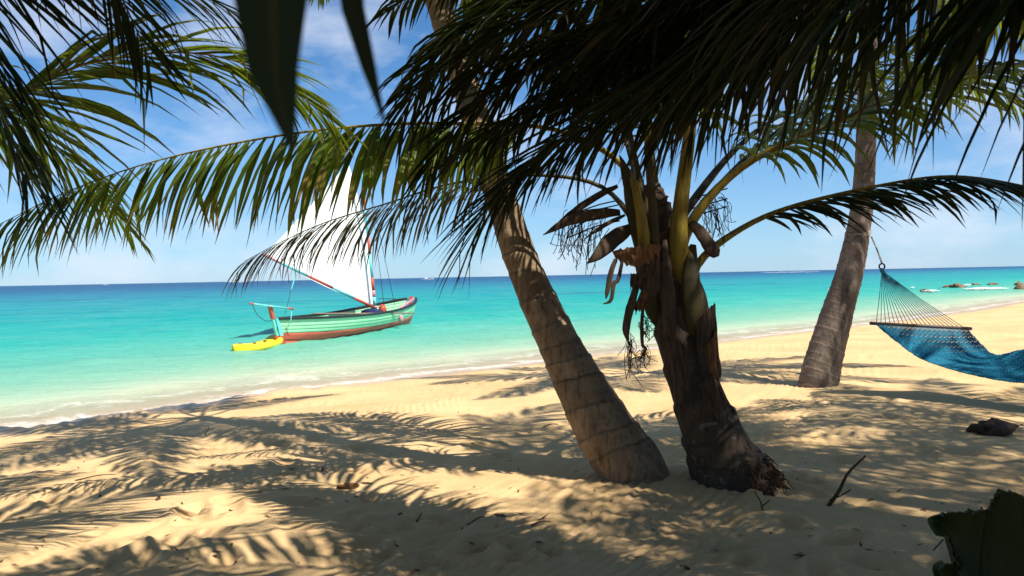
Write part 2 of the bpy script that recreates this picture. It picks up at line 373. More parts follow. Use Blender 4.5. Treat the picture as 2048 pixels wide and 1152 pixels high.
# polar sheet around the viewpoint: fine in front, coarse behind, reaching the horizon
th_f = np.radians(np.linspace(-38, 38, 720)); th_b = np.radians(np.linspace(38, 322, 90))[1:-1]
th = np.r_[th_f, th_b]
dep = np.linspace(.9, .012, 430); rad1 = 1.5/dep
rads = np.r_[np.linspace(.05, 1.6, 14), rad1[rad1 > 1.65], np.geomspace(135, 9000, 26)]
RR, TT = np.meshgrid(rads, th, indexing='ij')
X, Y = RR*np.sin(TT), RR*np.cos(TT)
Z, S_ = H(X.ravel(), Y.ravel())
nr, nth = RR.shape
V = np.stack([X.ravel(), Y.ravel(), Z], 1)
i, j = np.meshgrid(np.arange(nr-1), np.arange(nth), indexing='ij')
F = np.stack([i*nth+j, (i+1)*nth+j, (i+1)*nth+(j+1) % nth, i*nth+(j+1) % nth], -1).reshape(-1, 4)
tag(mesh('beach_sand', V, F, M['sand'], smooth=True, attr={'shore': S_}), kind='structure')

th = np.radians(np.linspace(-44, 60, 620))
rads = np.r_[1.85/np.linspace(.22, .0035, 420), np.geomspace(560, 15000, 20)]
RR, TT = np.meshgrid(rads, th, indexing='ij')
X, Y = (RR*np.sin(TT)).ravel(), (RR*np.cos(TT)).ravel()
off = -shore(X, Y)
amp = np.exp(-RR.ravel()/220)
sw = .5*off+.6*fbm(X*.12, Y*.12, 2, 8)
Z = SEA+amp*sstep(1, 9, off)*(.040*np.sin(sw*2.1+1.6*fbm(X*.3, Y*.3, 2, 5))+.09*fbm(X*.7, Y*.9, 3, 6)+.035*fbm(X*2.2, Y*2.8, 2, 7))
Z += .075*np.exp(-((off-1.9-.7*fbm(X*.35, Y*.35, 2, 2))/.32)**2)*(.5+fbm(X*.6, Y*.6, 2, 12))+.012*fbm(X*1.4, Y*1.4, 3, 14)*sstep(3, 0, off)
tag(mesh('sea', np.stack([X, Y, Z], 1), gridF(len(rads), len(th))[:, ::-1], M['sea'], smooth=True, attr={'off': off}), kind='structure')

# ------------------------------------------------------------------ palms
def trunk(root, pts, radii, mat, ring=.13, step=.055, n=44, seed=0, name='trunk', tilt=.25, res=18):
    pts = np.asarray(pts, float)
    Ln = np.linalg.norm(np.diff(pts, axis=0), axis=1).sum()
    k = max(30, int(Ln/ring*(res if n > 30 else 7))); path = spline(pts, k)
    u = np.linspace(0, 1, k); r0 = np.interp(u, np.linspace(0, 1, len(radii)), radii)
    a = np.arange(n)*2*np.pi/n
    r_ = np.random.default_rng(seed); s = u*Ln
    bnd = np.cumsum(r_.uniform(.6, 1.45, int(Ln/ring)+8)*ring)
    ph = r_.uniform(0, 6.28, len(bnd))
    S2 = s[:, None]+tilt*ring*np.sin(a[None]+np.interp(s, bnd[::4], ph[::4])[:, None])+.10*ring*fbm(2+1.3*np.cos(a)[None]+0*s[:, None], 1.3*np.sin(a)[None]+s[:, None]*1.5, 3, seed+3)
    idx = np.clip(np.searchsorted(bnd, S2), 1, len(bnd)-1)
    fr = np.clip((S2-bnd[idx-1])/(bnd[idx]-bnd[idx-1]), 0, 1)
    # each ring flares outward to a scar lip then steps back
    lip = np.interp(fr, [0, .10, .6, .86, .94, 1.], [0, .10, .42, 1., .85, 0.])
    ca, sa = np.cos(a)[None], np.sin(a)[None]
    prof = 1+step*(lip-.4)*(1+.5*np.sin(idx*2.4))+.05*fbm(2+1.6*ca+0*s[:, None], 1.6*sa+s[:, None]*2.2, 4, seed)+.03*fbm(a[None]*9+0*s[:, None], s[:, None]*3, 2, seed+8)
    V, F = tubeVF(path, r0, n, 1., True, A(.2, 1, .1), prof)
    at = np.zeros((len(V), 3)); at[:k*n, 0] = np.interp(fr, [0, .05, .12, .84, .93, 1], [1., .75, .2, .25, .9, 1.]).ravel(); at[:k*n, 1] = ((idx*0.618) % 1).ravel()
    return mesh(name, V, F, mat, root, smooth=True, attr={'lf': at})
def arc(K, az, el, Lf, drop, n=7, ex=1.25):
    """generic frond spine from the crown: azimuth, starting elevation, length, how far it bends down"""
    u = np.linspace(0, 1, 24); e = el-drop*u**ex
    d = np.stack([np.cos(e)*math.cos(az), np.cos(e)*math.sin(az), np.sin(e)], 1)
    p = K+np.vstack([[0, 0, 0], np.cumsum((d[1:]+d[:-1])/2*Lf/23, axis=0)])
    return p[np.linspace(0, 23, n).astype(int)]
def leafletVF(p0, d0, nrmv, Ln, W, droop, rnd, r, ns=6, kink=.12, fold=.45, down=A(0, 0, -1)):
    """arrays of leaflets -> (nl, ns*3, 3) vertices, faces for one, attribute"""
    nl = len(p0); t = np.linspace(0, 1, ns)
    pos = np.zeros((nl, ns, 3)); pos[:, 0] = p0; dirs = np.zeros((nl, ns, 3)); dirs[:, 0] = d0
    kp = np.where(r.random(nl) < kink, r.uniform(.45, .85, nl), 9.)
    sway = r.normal(0, .10, (nl, 3))
    for s in range(1, ns):
        tt = t[s]
        d = d0*(1-.35*tt)+down*(droop*tt**1.15)[:, None]+sway*tt
        d = np.where((tt > kp)[:, None], d*.25+down*1.2+sway*2, d)
        d = nrm(d); dirs[:, s] = d
        pos[:, s] = pos[:, s-1]+nrm(d+dirs[:, s-1])*(Ln/(ns-1))[:, None]
    w = np.interp(t, [0, .10, .3, .65, .88, 1], [.30, .85, 1., .78, .36, .03])
    side = nrm(np.cross(dirs, nrmv[:, None])); up = np.cross(side, dirs)
    tw = r.normal(0, .35, nl)[:, None, None]*t[None, :, None]
    side, up = side*np.cos(tw)+up*np.sin(tw), up*np.cos(tw)-side*np.sin(tw)
    hw = (W[:, None]*w[None])[..., None]*.5
    l = pos-side*hw*math.cos(fold)-up*hw*math.sin(fold); q = pos+side*hw*math.cos(fold)-up*hw*math.sin(fold)
    V = np.stack([l, pos, q], 2).reshape(nl, ns*3, 3)
    F = []
    for s in range(ns-1):
        a = s*3
        F += [[a, a+1, a+4, a+3], [a+1, a+2, a+5, a+4]]
    at = np.zeros((nl, ns, 3, 3)); at[..., 0] = t[None, :, None]; at[:, :, 1, 1] = 1; at[..., 2] = rnd[:, None, None]
    return V, np.array(F), at.reshape(nl, ns*3, 3)
NLEAF = {}; FR = {}
def frond(root, pts, n=60, Lm=.8, W=.045, droop=1.0, u0=.28, r0=.035, mat='leaf', rmat='rachis', single=False, seed=0, roll=0., lift=.25, kink=.12, ns=6, ang=(72, 22), tipL=.35, gap=.04, part='frond', flat=.6, jit=.12):
    r = np.random.default_rng(seed+100)
    k = 34; path = spline(pts, k); u = np.linspace(0, 1, k)
    T, S, Nn = frames(path)
    if np.mean(Nn[:, 2]) < 0: S, Nn = -S, -Nn
    if roll: S, Nn = S*math.cos(roll)+Nn*math.sin(roll), Nn*math.cos(roll)-S*math.sin(roll)
    rad = r0*np.interp(u, [0, .04, .25, .6, 1], [1.7, 1.25, .75, .38, .10])
    V, F = tubeVF(path, rad, 8, flat)
    fo = mesh(part, V, F, M[rmat], root, smooth=True); FR[fo.name] = seed
    ul = np.repeat(np.linspace(u0, .995, n), 2)+r.normal(0, .004, 2*n); ul = np.clip(ul, 0, 1); sg = np.tile([1., -1.], n)
    keep = r.random(2*n) > gap; ul, sg = ul[keep], sg[keep]; nl = len(ul)
    f = lambda Q: np.stack([np.interp(ul, u, Q[:, c]) for c in range(3)], 1)
    p0, t, s, nn = f(path), nrm(f(T)), nrm(f(S)), nrm(f(Nn))
    v = (ul-u0)/(1-u0)
    an = np.radians(ang[0]+(ang[1]-ang[0])*v**.9)+r.normal(0, .07, nl)
    li = lift+r.normal(0, jit, nl)
    d0 = nrm(np.cos(an)[:, None]*t+np.sin(an)[:, None]*(s*(sg*np.cos(li))[:, None]+nn*np.sin(li)[:, None]))
    Ln = Lm*np.interp(v, [0, .12, .45, .8, 1], [.55, .85, 1., .72, tipL])*r.uniform(.86, 1.08, nl)
    Wd = W*np.interp(v, [0, .1, .5, 1], [.75, 1., 1., .55])*r.uniform(.85, 1.15, nl)
    p0 = p0+s*(sg*np.interp(ul, u, rad)*.7)[:, None]
    V, F, at = leafletVF(p0, d0, nn, Ln, Wd, droop*r.uniform(.75, 1.3, nl), r.random(nl), r, ns, kink)
    lim = NLEAF.get(root.name, 0)
    ks = min(nl, max(0, 300-lim)) if single else 0
    order = np.arange(nl)
    for q in order[:ks]:
        mesh('leaflet', V[q], F, M[mat], root, fo, True, {'lf': at[q]})
    NLEAF[root.name] = lim+ks
    if ks < nl:
        q = order[ks:]; m_ = ns*3
        FF = (F[None]+(np.arange(len(q))*m_)[:, None, None]).reshape(-1, 4)
        tag(mesh('leaflets', V[q].reshape(-1, 3), FF, M[mat], root, fo, True, {'lf': at[q].reshape(-1, 3)}), kind='stuff')
    return fo
SUN_GAPS = {3819, 3820, 783, 3821, 3922, 3923, 3924, 3925, 3740, 3741, 3742, 3826, 777, 778, 779, 3890, 4035, 788}    # fronds left out of the crowns to let sun onto sand, trunk and swash
def crown(root, K, n, Lf, seed, az0=0, az1=2*math.pi, mat='leaf', skip=None, el=(.05, 1.15), drop=(.9, 1.5), W=.055, nleaf=58, ns=4, rmat='rachisdk', droop=.8):
    r = np.random.default_rng(seed)
    for k in range(n):
        az = az0+(az1-az0)*(k+r.uniform(-.3, .3))/n
        e = r.uniform(*el)
        if skip and skip(az, e) or seed*37+k in SUN_GAPS: r.uniform(size=3); continue
        frond(root, arc(K, az, e, Lf*r.uniform(.85, 1.1), r.uniform(*drop)), nleaf, r.uniform(.68, .85), W, droop, .2, .03, mat, rmat, False, seed*37+k, r.normal(0, .2), ns=ns)

# --- leaning palm with ringed trunk
g = on_z(1278, 972, 0.0); BZ = Hz(g[0], g[1])
p1 = thing('coconut_palm', (g[0], g[1], BZ), 'slender ringed coconut palm trunk leaning towards the sailboat', 'palm tree')
pt = [g+A(.06, -.02, -.3), P(1262, 940, 5.9), P(1205, 850, 5.97), P(1120, 690, 6.1), P(1043, 520, 6.3), P(984, 340, 6.6), P(934, 180, 6.9), P(888, 40, 7.2), P(845, -100, 7.5), P(818, -235, 7.75)]
trunk(p1, pt, [.265, .225, .160, .130, .120, .116, .114, .112, .11, .10], M['bark'], .20, .048, seed=2)
K1 = pt[-1]
frond(p1, [K1, K1+A(-.6, -.6, .35), A(-2.2, 6.5, 4.9), A(-2.9, 5.9, 4.3), A(-3.2, 5.6, 3.9)], 70, .8, .05, .6, .2, .03, 'leaf', 'rachisdk', False, 901, ns=4)
frond(p1, [K1, K1+A(.5, -.6, .35), K1+A(1.2, -1.5, .2), K1+A(1.8, -2.3, -.4), K1+A(2.1, -2.7, -.9)], 70, .8, .05, .6, .2, .03, 'leaf', 'rachisdk', False, 902, ns=4)
frond(p1, [K1, K1+A(.05, -.8, .35), K1+A(.2, -1.8, .2), K1+A(.35, -2.7, -.4), K1+A(.4, -3.1, -.9)], 70, .8, .05, .6, .2, .03, 'leaf', 'rachisdk', False, 903, ns=4)
frond(p1, [K1, K1+A(-.3, -.8, .4), K1+A(-.6, -1.8, .4), K1+A(-.9, -2.8, 0), K1+A(-1.0, -3.3, -.4)], 70, .8, .05, .6, .2, .03, 'leaf', 'rachisdk', False, 904, ns=4)
crown(p1, K1, 15, 3.2, 21, el=(.0, 1.1), drop=(.9, 1.35), skip=lambda az, e: False)

# --- thick stooping palm with the crown in view
g2 = on_z(1470, 985, 0.0)
p2 = thing('coconut_palm', (g2[0], g2[1], Hz(g2[0], g2[1])), 'stout dark young coconut palm with yellow stalks and shaggy dead sheaths', 'palm tree')
pt2 = [g2+A(.08, 0, -.3), P(1462, 960, 5.72), P(1418, 850, 5.75), P(1372, 720, 5.8), P(1345, 600, 5.85), P(1328, 520, 5.9), P(1318, 455, 5.92)]
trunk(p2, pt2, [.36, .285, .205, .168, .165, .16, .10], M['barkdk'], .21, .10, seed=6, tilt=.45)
def Q(*l): return [P(*x) for x in l]
trunk(p2, Q((1338, 580, 5.88), (1326, 500, 5.9), (1312, 430, 5.92), (1304, 370, 5.95)), [.17, .175, .14, .06], M['deadleaf'], .09, .22, seed=66, name='fibre_sheath', tilt=.6)
frond(p2, Q((1366, 650, 5.85), (1360, 545, 5.74), (1358, 450, 5.68), (1375, 300, 5.66), (1395, 150, 5.6), (1440, -40, 5.4), (1520, -220, 5.1), (1640, -330, 4.7)), 60, .8, .05, 1.1, .42, .070, 'leaf', 'rachis', False, 1)
frond(p2, Q((1345, 560, 5.8), (1385, 440, 5.75), (1490, 330, 5.7), (1650, 255, 5.6), (1830, 180, 5.5), (2048, 128, 5.4), (2240, 150, 5.3)), 84, .78, .046, .85, .30, .060, 'leaf', 'rachis', False, 2, roll=-.35)
frond(p2, Q((1372, 600, 5.9), (1398, 525, 5.9), (1470, 465, 5.9), (1570, 418, 5.9), (1740, 375, 5.8), (1900, 352, 5.7), (2050, 372, 5.6), (2120, 400, 5.5)), 66, .66, .046, .45, .30, .046, 'leafdk', 'rachis', True, 3, lift=-.35, ang=(52, 16), kink=.03)
frond(p2, Q((1340, 520, 6.1), (1400, 420, 6.15), (1500, 310, 6.2), (1640, 200, 6.3), (1800, 90, 6.3), (1960, 10, 6.3)), 66, .8, .045, .9, .30, .055, 'leaf', 'rachisdk', False, 4)
frond(p2, Q((1300, 500, 6.0), (1262, 350, 6.0), (1120, 262, 5.9), (900, 247, 5.8), (700, 254, 5.6), (500, 281, 5.5), (300, 325, 5.4), (130, 385, 5.3), (0, 448, 5.2)), 100, .80, .062, 1.3, .30, .036, 'leaf', 'rachis', True, 5, lift=-.85, ang=(74, 26), kink=.15, jit=.25, tipL=.6)
frond(p2, Q((1290, 470, 6.2), (1200, 372, 6.4), (1050, 350, 6.5), (900, 368, 6.55), (780, 405, 6.6), (650, 445, 6.6), (560, 485, 6.6), (490, 522, 6.6)), 66, .66, .034, 1.3, .35, .03, 'leafdry', 'rachisdk', False, 6, lift=-.8, ang=(55, 10), kink=.3, tipL=.6)
frond(p2, Q((1300, 500, 5.8), (1272, 330, 5.8), (1225, 150, 5.7), (1130, 0, 5.5), (1000, -80, 5.3), (840, -60, 5.1)), 56, .85, .05, 1.0, .30, .04, 'leafdk', 'rachisdk', False, 7)
frond(p2, Q((1318, 480, 6.0), (1296, 250, 6.1), (1310, 60, 6.2), (1270, -150, 6.3), (1180, -280, 6.2)), 56, .8, .05, 1.0, .35, .045, 'leafdk', 'rachis', False, 8)
frond(p2, Q((1335, 470, 6.2), (1480, 290, 6.6), (1640, 190, 7.0), (1800, 145, 7.4), (1960, 170, 7.7), (2080, 240, 7.9)), 50, .75, .05, .9, .25, .04, 'leaf', 'rachisdk', False, 9)
frond(p2, Q((1300, 450, 6.3), (1240, 250, 6.8), (1140, 130, 7.3), (1010, 90, 7.8), (880, 130, 8.2)), 50, .8, .05, 1.2, .25, .04, 'leafdk', 'rachisdk', False, 10)
# boots, spathes, torn sheaths, hanging fibre
def blade(name, pts, wid, mat, flat=.25, n=8, k=16, tipw=.06, hint=None, prof=None):
    path = spline(pts, k); u = np.linspace(0, 1, k)
    rad = wid*(np.interp(u, [0, .2, .55, .85, 1], [.55, .9, 1., .5, tipw]) if prof is None else np.interp(u, *prof))
    V, F = tubeVF(path, rad, n, flat, True, hint)
    V = V+.12*wid*np.stack([fbm(V[:, 0]*30, V[:, 2]*30, 2, 3), fbm(V[:, 2]*30, V[:, 1]*30, 2, 4), fbm(V[:, 0]*25, V[:, 1]*25, 2, 5)], 1)
    return mesh(name, V, F, mat, p2, smooth=True)
CAMV = -CF
blade('spathe', Q((1240, 425, 5.8), (1190, 428, 5.75), (1140, 440, 5.7), (1086, 470, 5.65)), .040, M['deadleaf'], .25, hint=CAMV)
blade('spathe', Q((1235, 372, 5.9), (1190, 395, 5.85), (1135, 432, 5.8), (1105, 458, 5.8)), .026, M['deadleaf'], .3, hint=CAMV)
blade('spathe', Q((1250, 430, 5.8), (1210, 450, 5.75), (1168, 478, 5.7)), .016, M['deadleaf'], .4, hint=CAMV)
blade('spathe', Q((1262, 455, 5.75), (1225, 480, 5.68), (1198, 508, 5.62), (1174, 527, 5.6)), .060, M['deadleaf'], .25, hint=CAMV)
blade('spathe', Q((1382, 445, 5.7), (1405, 470, 5.65), (1425, 500, 5.6), (1438, 512, 5.6)), .048, M['deadleaf'], .3, hint=CAMV, prof=([0, .3, .8, .93, 1], [.6, .9, 1., .8, .1]))
blade('leaf_stub', Q((1280, 500, 5.75), (1272, 440, 5.72), (1262, 380, 5.7), (1240, 310, 5.72)), .060, M['rachisdk'], .45, hint=CAMV)
blade('leaf_stub', Q((1290, 505, 5.66), (1283, 440, 5.62), (1272, 380, 5.6), (1263, 352, 5.62)), .044, M['rachis'], .4, hint=CAMV, prof=([0, .4, .9, 1], [1, .9, .6, .3]))
blade('leaf_stub', Q((1312, 500, 5.66), (1306, 420, 5.62), (1300, 340, 5.6), (1302, 300, 5.62)), .034, M['rachisdk'], .4, hint=CAMV, prof=([0, .4, .9, 1], [1, .9, .7, .3]))
def ragged(name, pxs, mat, seed, depth=5.6, bulge=.06):
    """torn sheath: a bent sheet between an upper and a lower pixel outline, given thickness"""
    r = np.random.default_rng(seed); up, lo = pxs; n = 26; m_ = 7
    up = spline(Q(*up), n); lo = spline(Q(*lo), n); lo = lo+CU*(r.normal(0, .016, n)[:, None]); up = up+CU*(r.normal(0, .005, n)[:, None])
    v = np.linspace(0, 1, m_)
    G = up[:, None]*(1-v)[None, :, None]+lo[:, None]*v[None, :, None]
    a = np.linspace(0, np.pi, n)
    G = G-CF*(bulge*np.sin(a)[:, None, None]*(1-.5*v)[None, :, None])+.006*r.normal(size=(n, m_, 1))*CF
    Va = G.reshape(-1, 3); Vb = Va+CF*.006; F = gridF(n, m_)
    return mesh(name, np.vstack([Va, Vb]), np.vstack([F, F[:, ::-1]+len(Va)]), mat, p2, smooth=True)
ragged('leaf_sheath', ([(1224, 502, 5.62), (1260, 496, 5.58), (1300, 489, 5.58), (1322, 492, 5.62)], [(1232, 520, 5.6), (1262, 534, 5.56), (1290, 528, 5.56), (1318, 508, 5.6)]), M['husk'], 1)
ragged('leaf_sheath', ([(1282, 585, 5.66), (1295, 578, 5.62), (1312, 572, 5.62)], [(1268, 618, 5.64), (1282, 622, 5.6), (1296, 608, 5.6)]), M['husk'], 2, bulge=.03)
ragged('leaf_sheath', ([(1262, 548, 5.6), (1285, 545, 5.58), (1305, 545, 5.6)], [(1260, 572, 5.62), (1275, 576, 5.6), (1290, 570, 5.6)]), M['deadleaf'], 3, bulge=.03)
ragged('leaf_stub', ([(1390, 645, 5.64), (1412, 618, 5.6), (1431, 606, 5.64)], [(1402, 800, 5.62), (1420, 775, 5.58), (1437, 735, 5.62)]), M['deadleaf'], 5, bulge=.04)
ragged('leaf_stub', ([(1404, 705, 5.6), (1424, 672, 5.57), (1434, 655, 5.6)], [(1416, 800, 5.6), (1430, 778, 5.57), (1442, 752, 5.6)]), M['husk'], 6, bulge=.03)
ragged('leaf_stub', ([(1326, 690, 5.64), (1345, 672, 5.6), (1368, 690, 5.6)], [(1350, 800, 5.62), (1368, 815, 5.56), (1392, 800, 5.6)]), M['deadleaf'], 8, bulge=.04)
ragged('leaf_stub', ([(1392, 770, 5.6), (1420, 752, 5.56), (1440, 770, 5.6)], [(1420, 838, 5.58), (1448, 842, 5.53), (1470, 828, 5.6)]), M['deadleaf'], 9, bulge=.05)
ragged('leaf_stub', ([(1268, 520, 5.68), (1290, 512, 5.62), (1320, 510, 5.64)], [(1280, 575, 5.66), (1300, 590, 5.6), (1325, 575, 5.62)]), M['deadleaf'], 10, bulge=.05)
for l, wd, mk in (([(1392, 690, 5.70), (1388, 620, 5.64), (1382, 550, 5.64), (1386, 490, 5.7)], .075, 'rachisdk'), ([(1340, 700, 5.66), (1338, 620, 5.62), (1332, 550, 5.62), (1330, 480, 5.7)], .055, 'deadleaf'), ([(1310, 650, 5.72), (1302, 590, 5.66), (1296, 530, 5.66), (1290, 470, 5.72)], .07, 'rachisdk'), ([(1412, 720, 5.68), (1408, 660, 5.64), (1402, 600, 5.66), (1396, 560, 5.72)], .06, 'deadleaf')):
    blade('leaf_stub', Q(*l), wd, M[mk], .35, hint=CAMV, prof=([0, .15, .5, .85, 1], [.15, .8, 1., .6, .25]))
for l, wd in (([(1232, 518, 5.6), (1222, 545, 5.58), (1216, 575, 5.58), (1212, 598, 5.58)], .020), ([(1244, 524, 5.6), (1236, 560, 5.58), (1228, 566, 5.58), (1222, 600, 5.58), (1206, 608, 5.58)], .016), ([(1275, 560, 5.62), (1268, 590, 5.6), (1258, 625, 5.6), (1252, 660, 5.6), (1256, 684, 5.6)], .030),
              ([(1290, 585, 5.62), (1284, 640, 5.6), (1285, 690, 5.6), (1292, 700, 5.6), (1277, 722, 5.6)], .013), ([(1420, 690, 5.6), (1432, 712, 5.58), (1441, 755, 5.58)], .02), ([(1415, 720, 5.6), (1428, 740, 5.6), (1436, 752, 5.6)], .014)):
    blade('dead_strip', Q(*l), wd, M['deadleaf'], .3, hint=CAMV, prof=([0, .5, .85, 1], [.7, 1., .8, .15]))
fb = []
_r = np.random.default_rng(8)
for k in range(60):
    x0, y0 = [(1262, 678), (1285, 700), (1290, 640)][k % 3]; x0 += _r.normal(0, 5); y0 += _r.normal(0, 6); ln = _r.uniform(20, 90)*(1.0 if k % 3 == 0 else .5)
    pts = [(x0, y0, 5.6), (x0+_r.normal(0, 8), y0+ln*.5, 5.6), (x0+_r.normal(2, 9), y0+ln, 5.6)]
    fb.append(tubeVF(spline(Q(*pts), 6), .0022, 4))
for k in range(90):                         # frayed flower stalks left and right of the crown
    if k % 3: x0, y0, sg = _r.uniform(1130, 1225), _r.uniform(415, 470), -1
    else: x0, y0, sg = _r.uniform(1395, 1450), _r.uniform(385, 430), 1
    pts = [(x0, y0, 5.8), (x0+sg*_r.uniform(2, 18), y0+_r.uniform(2, 14), 5.8), (x0+sg*_r.uniform(5, 28), y0+_r.uniform(22, 55), 5.8), (x0+sg*_r.uniform(2, 34), y0+_r.uniform(40, 85), 5.8)]
    fb.append(tubeVF(spline(Q(*pts), 8), .0024, 4))
for k in range(8):
    y0 = _r.uniform(395, 450); pts = [(1240, y0, 5.8), (1195, y0+10, 5.8), (1140, y0+_r.uniform(15, 40), 5.8)] if k < 5 else [(1385, y0, 5.8), (1420, y0-10, 5.8), (1455, y0-20, 5.8)]
    fb.append(tubeVF(spline(Q(*pts), 6), .005, 5))
V, F = join(fb); tag(mesh('hanging_fibre', V, F, M['fibre'], p2), kind='stuff')
rt = []
for k in range(1500):
    f_ = _r.random()**.8; a = _r.uniform(-1.9, .7)
    c = np.asarray(pt2[1])+(np.asarray(pt2[2])-np.asarray(pt2[1]))*(f_*1.0-.55)
    rr = np.interp(f_, [0, .55, 1], [.40, .33, .24])
    d = A(math.cos(a), math.sin(a), 0)
    if f_ > .5 and d[0] < .3: continue
    s0 = c+d*rr*.93; ln = _r.uniform(.04, .14)
    e = d*_r.uniform(.3, 1)+A(_r.normal(0, .4), _r.normal(0, .4), _r.uniform(-1., .35))
    rt.append(tubeVF(np.array([s0, s0+nrm(e)*ln*.6, s0+nrm(e+A(0, 0, -.5))*ln]), [.008, .006, .002], 4, 1, False))
V, F = join(rt); tag(mesh('root_mat', V, F, M['root'], p2), kind='stuff')

# --- palm that carries the hammock
g3 = on_z(1636, 776, 0.0)
p3 = thing('coconut_palm', (g3[0], g3[1], Hz(g3[0], g3[1])), 'grey coconut palm with the hammock rope knotted round its trunk', 'palm tree')
pt3 = [g3+A(-.04, 0, -.25), P(1640, 750, 10.5), P(1664, 660, 10.6), P(1700, 540, 10.7), P(1720, 440, 10.8), P(1730, 330, 10.9), P(1735, 150, 11), P(1738, 10, 11)]
trunk(p3, pt3, [.26, .22, .178, .148, .132, .125, .118, .10], M['bark3'], .12, .032, seed=12)
K3 = pt3[-1]
frond(p3, [K3, K3+A(.9, -.6, .55), K3+A(1.9, -1.3, .45), K3+A(2.8, -2.0, -.1), K3+A(3.3, -2.4, -.6)], 56, .9, .055, 1.0, .2, .035, 'leaf', 'rachis', True, 30)
frond(p3, [K3, K3+A(.7, .2, .2), K3+A(1.7, .2, 0), K3+A(2.7, .1, -.55), K3+A(3.2, 0, -1.2)], 56, .9, .055, 1.0, .2, .035, 'leaf', 'rachis', True, 31)
frond(p3, [K3, K3+A(-.6, -.3, .1), K3+A(-1.5, -.6, -.2), K3+A(-2.2, -.9, -.9)], 48, .8, .05, 1.0, .2, .035, 'leaf', 'rachis', True, 32)
crown(p3, K3, 13, 3.6, 44, el=(.2, 1.2), drop=(.8, 1.3))

# --- low palm right beside the viewpoint, its dark fronds hanging over the scene
p5 = thing('coconut_palm', (4.6, .2, Hz(4.6, .2)), 'coconut palm beside the seedling whose dark fronds hang low over the sand', 'palm tree')
K5 = A(3.4, 1.5, 3.75)
trunk(p5, [(4.65, .15, -.3), (4.5, .3, .5), (4.1, .7, 1.8), (3.6, 1.3, 3.2), (3.4, 1.5, 3.8)], [.26, .2, .16, .15, .11], M['bark'], .14, .05, seed=9, n=28)
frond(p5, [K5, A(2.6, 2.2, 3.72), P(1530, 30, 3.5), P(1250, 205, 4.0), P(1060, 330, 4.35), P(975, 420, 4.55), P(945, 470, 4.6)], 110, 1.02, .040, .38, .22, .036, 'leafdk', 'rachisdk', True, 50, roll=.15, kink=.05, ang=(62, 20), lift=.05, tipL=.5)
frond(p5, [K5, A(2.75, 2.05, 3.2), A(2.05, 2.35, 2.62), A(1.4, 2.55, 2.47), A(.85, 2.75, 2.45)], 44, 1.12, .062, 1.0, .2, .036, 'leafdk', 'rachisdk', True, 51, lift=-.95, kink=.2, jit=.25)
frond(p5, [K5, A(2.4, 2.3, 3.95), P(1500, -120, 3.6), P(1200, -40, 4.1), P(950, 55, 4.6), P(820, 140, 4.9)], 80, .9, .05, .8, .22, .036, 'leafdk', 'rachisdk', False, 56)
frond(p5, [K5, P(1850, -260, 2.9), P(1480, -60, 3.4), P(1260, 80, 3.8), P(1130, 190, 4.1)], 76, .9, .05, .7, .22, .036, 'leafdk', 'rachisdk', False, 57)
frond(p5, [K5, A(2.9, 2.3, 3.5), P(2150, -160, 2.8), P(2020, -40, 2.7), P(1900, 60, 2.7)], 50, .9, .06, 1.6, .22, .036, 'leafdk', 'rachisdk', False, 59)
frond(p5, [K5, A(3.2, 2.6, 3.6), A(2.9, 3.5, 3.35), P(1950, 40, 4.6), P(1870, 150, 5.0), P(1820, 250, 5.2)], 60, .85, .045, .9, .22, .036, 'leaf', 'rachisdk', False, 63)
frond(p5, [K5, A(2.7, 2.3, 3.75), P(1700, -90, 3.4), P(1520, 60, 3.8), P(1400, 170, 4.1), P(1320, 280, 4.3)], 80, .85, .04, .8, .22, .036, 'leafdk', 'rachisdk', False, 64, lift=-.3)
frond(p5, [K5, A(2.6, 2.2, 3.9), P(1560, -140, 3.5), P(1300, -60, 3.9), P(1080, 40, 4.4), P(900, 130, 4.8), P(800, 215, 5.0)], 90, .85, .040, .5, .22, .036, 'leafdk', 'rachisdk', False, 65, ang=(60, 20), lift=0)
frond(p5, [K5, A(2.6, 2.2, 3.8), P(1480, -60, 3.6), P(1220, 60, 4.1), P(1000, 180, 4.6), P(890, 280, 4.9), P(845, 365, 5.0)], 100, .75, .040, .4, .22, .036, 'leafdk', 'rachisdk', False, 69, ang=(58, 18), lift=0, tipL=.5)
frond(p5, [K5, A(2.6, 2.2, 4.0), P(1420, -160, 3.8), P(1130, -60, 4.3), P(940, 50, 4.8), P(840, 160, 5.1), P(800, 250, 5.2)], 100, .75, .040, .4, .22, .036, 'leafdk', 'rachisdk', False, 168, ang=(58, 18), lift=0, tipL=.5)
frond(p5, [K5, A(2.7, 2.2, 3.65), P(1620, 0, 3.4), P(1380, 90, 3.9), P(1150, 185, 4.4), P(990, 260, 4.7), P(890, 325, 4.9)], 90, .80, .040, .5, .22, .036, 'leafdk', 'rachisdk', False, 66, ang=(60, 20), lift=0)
frond(p5, [K5, A(2.4, 2.1, 4.3), A(1.2, 2.5, 4.4), A(0, 2.7, 4.1), A(-.6, 2.8, 3.7)], 90, .8, .046, .4, .2, .036, 'leafdk', 'rachisdk', False, 68, ns=4)
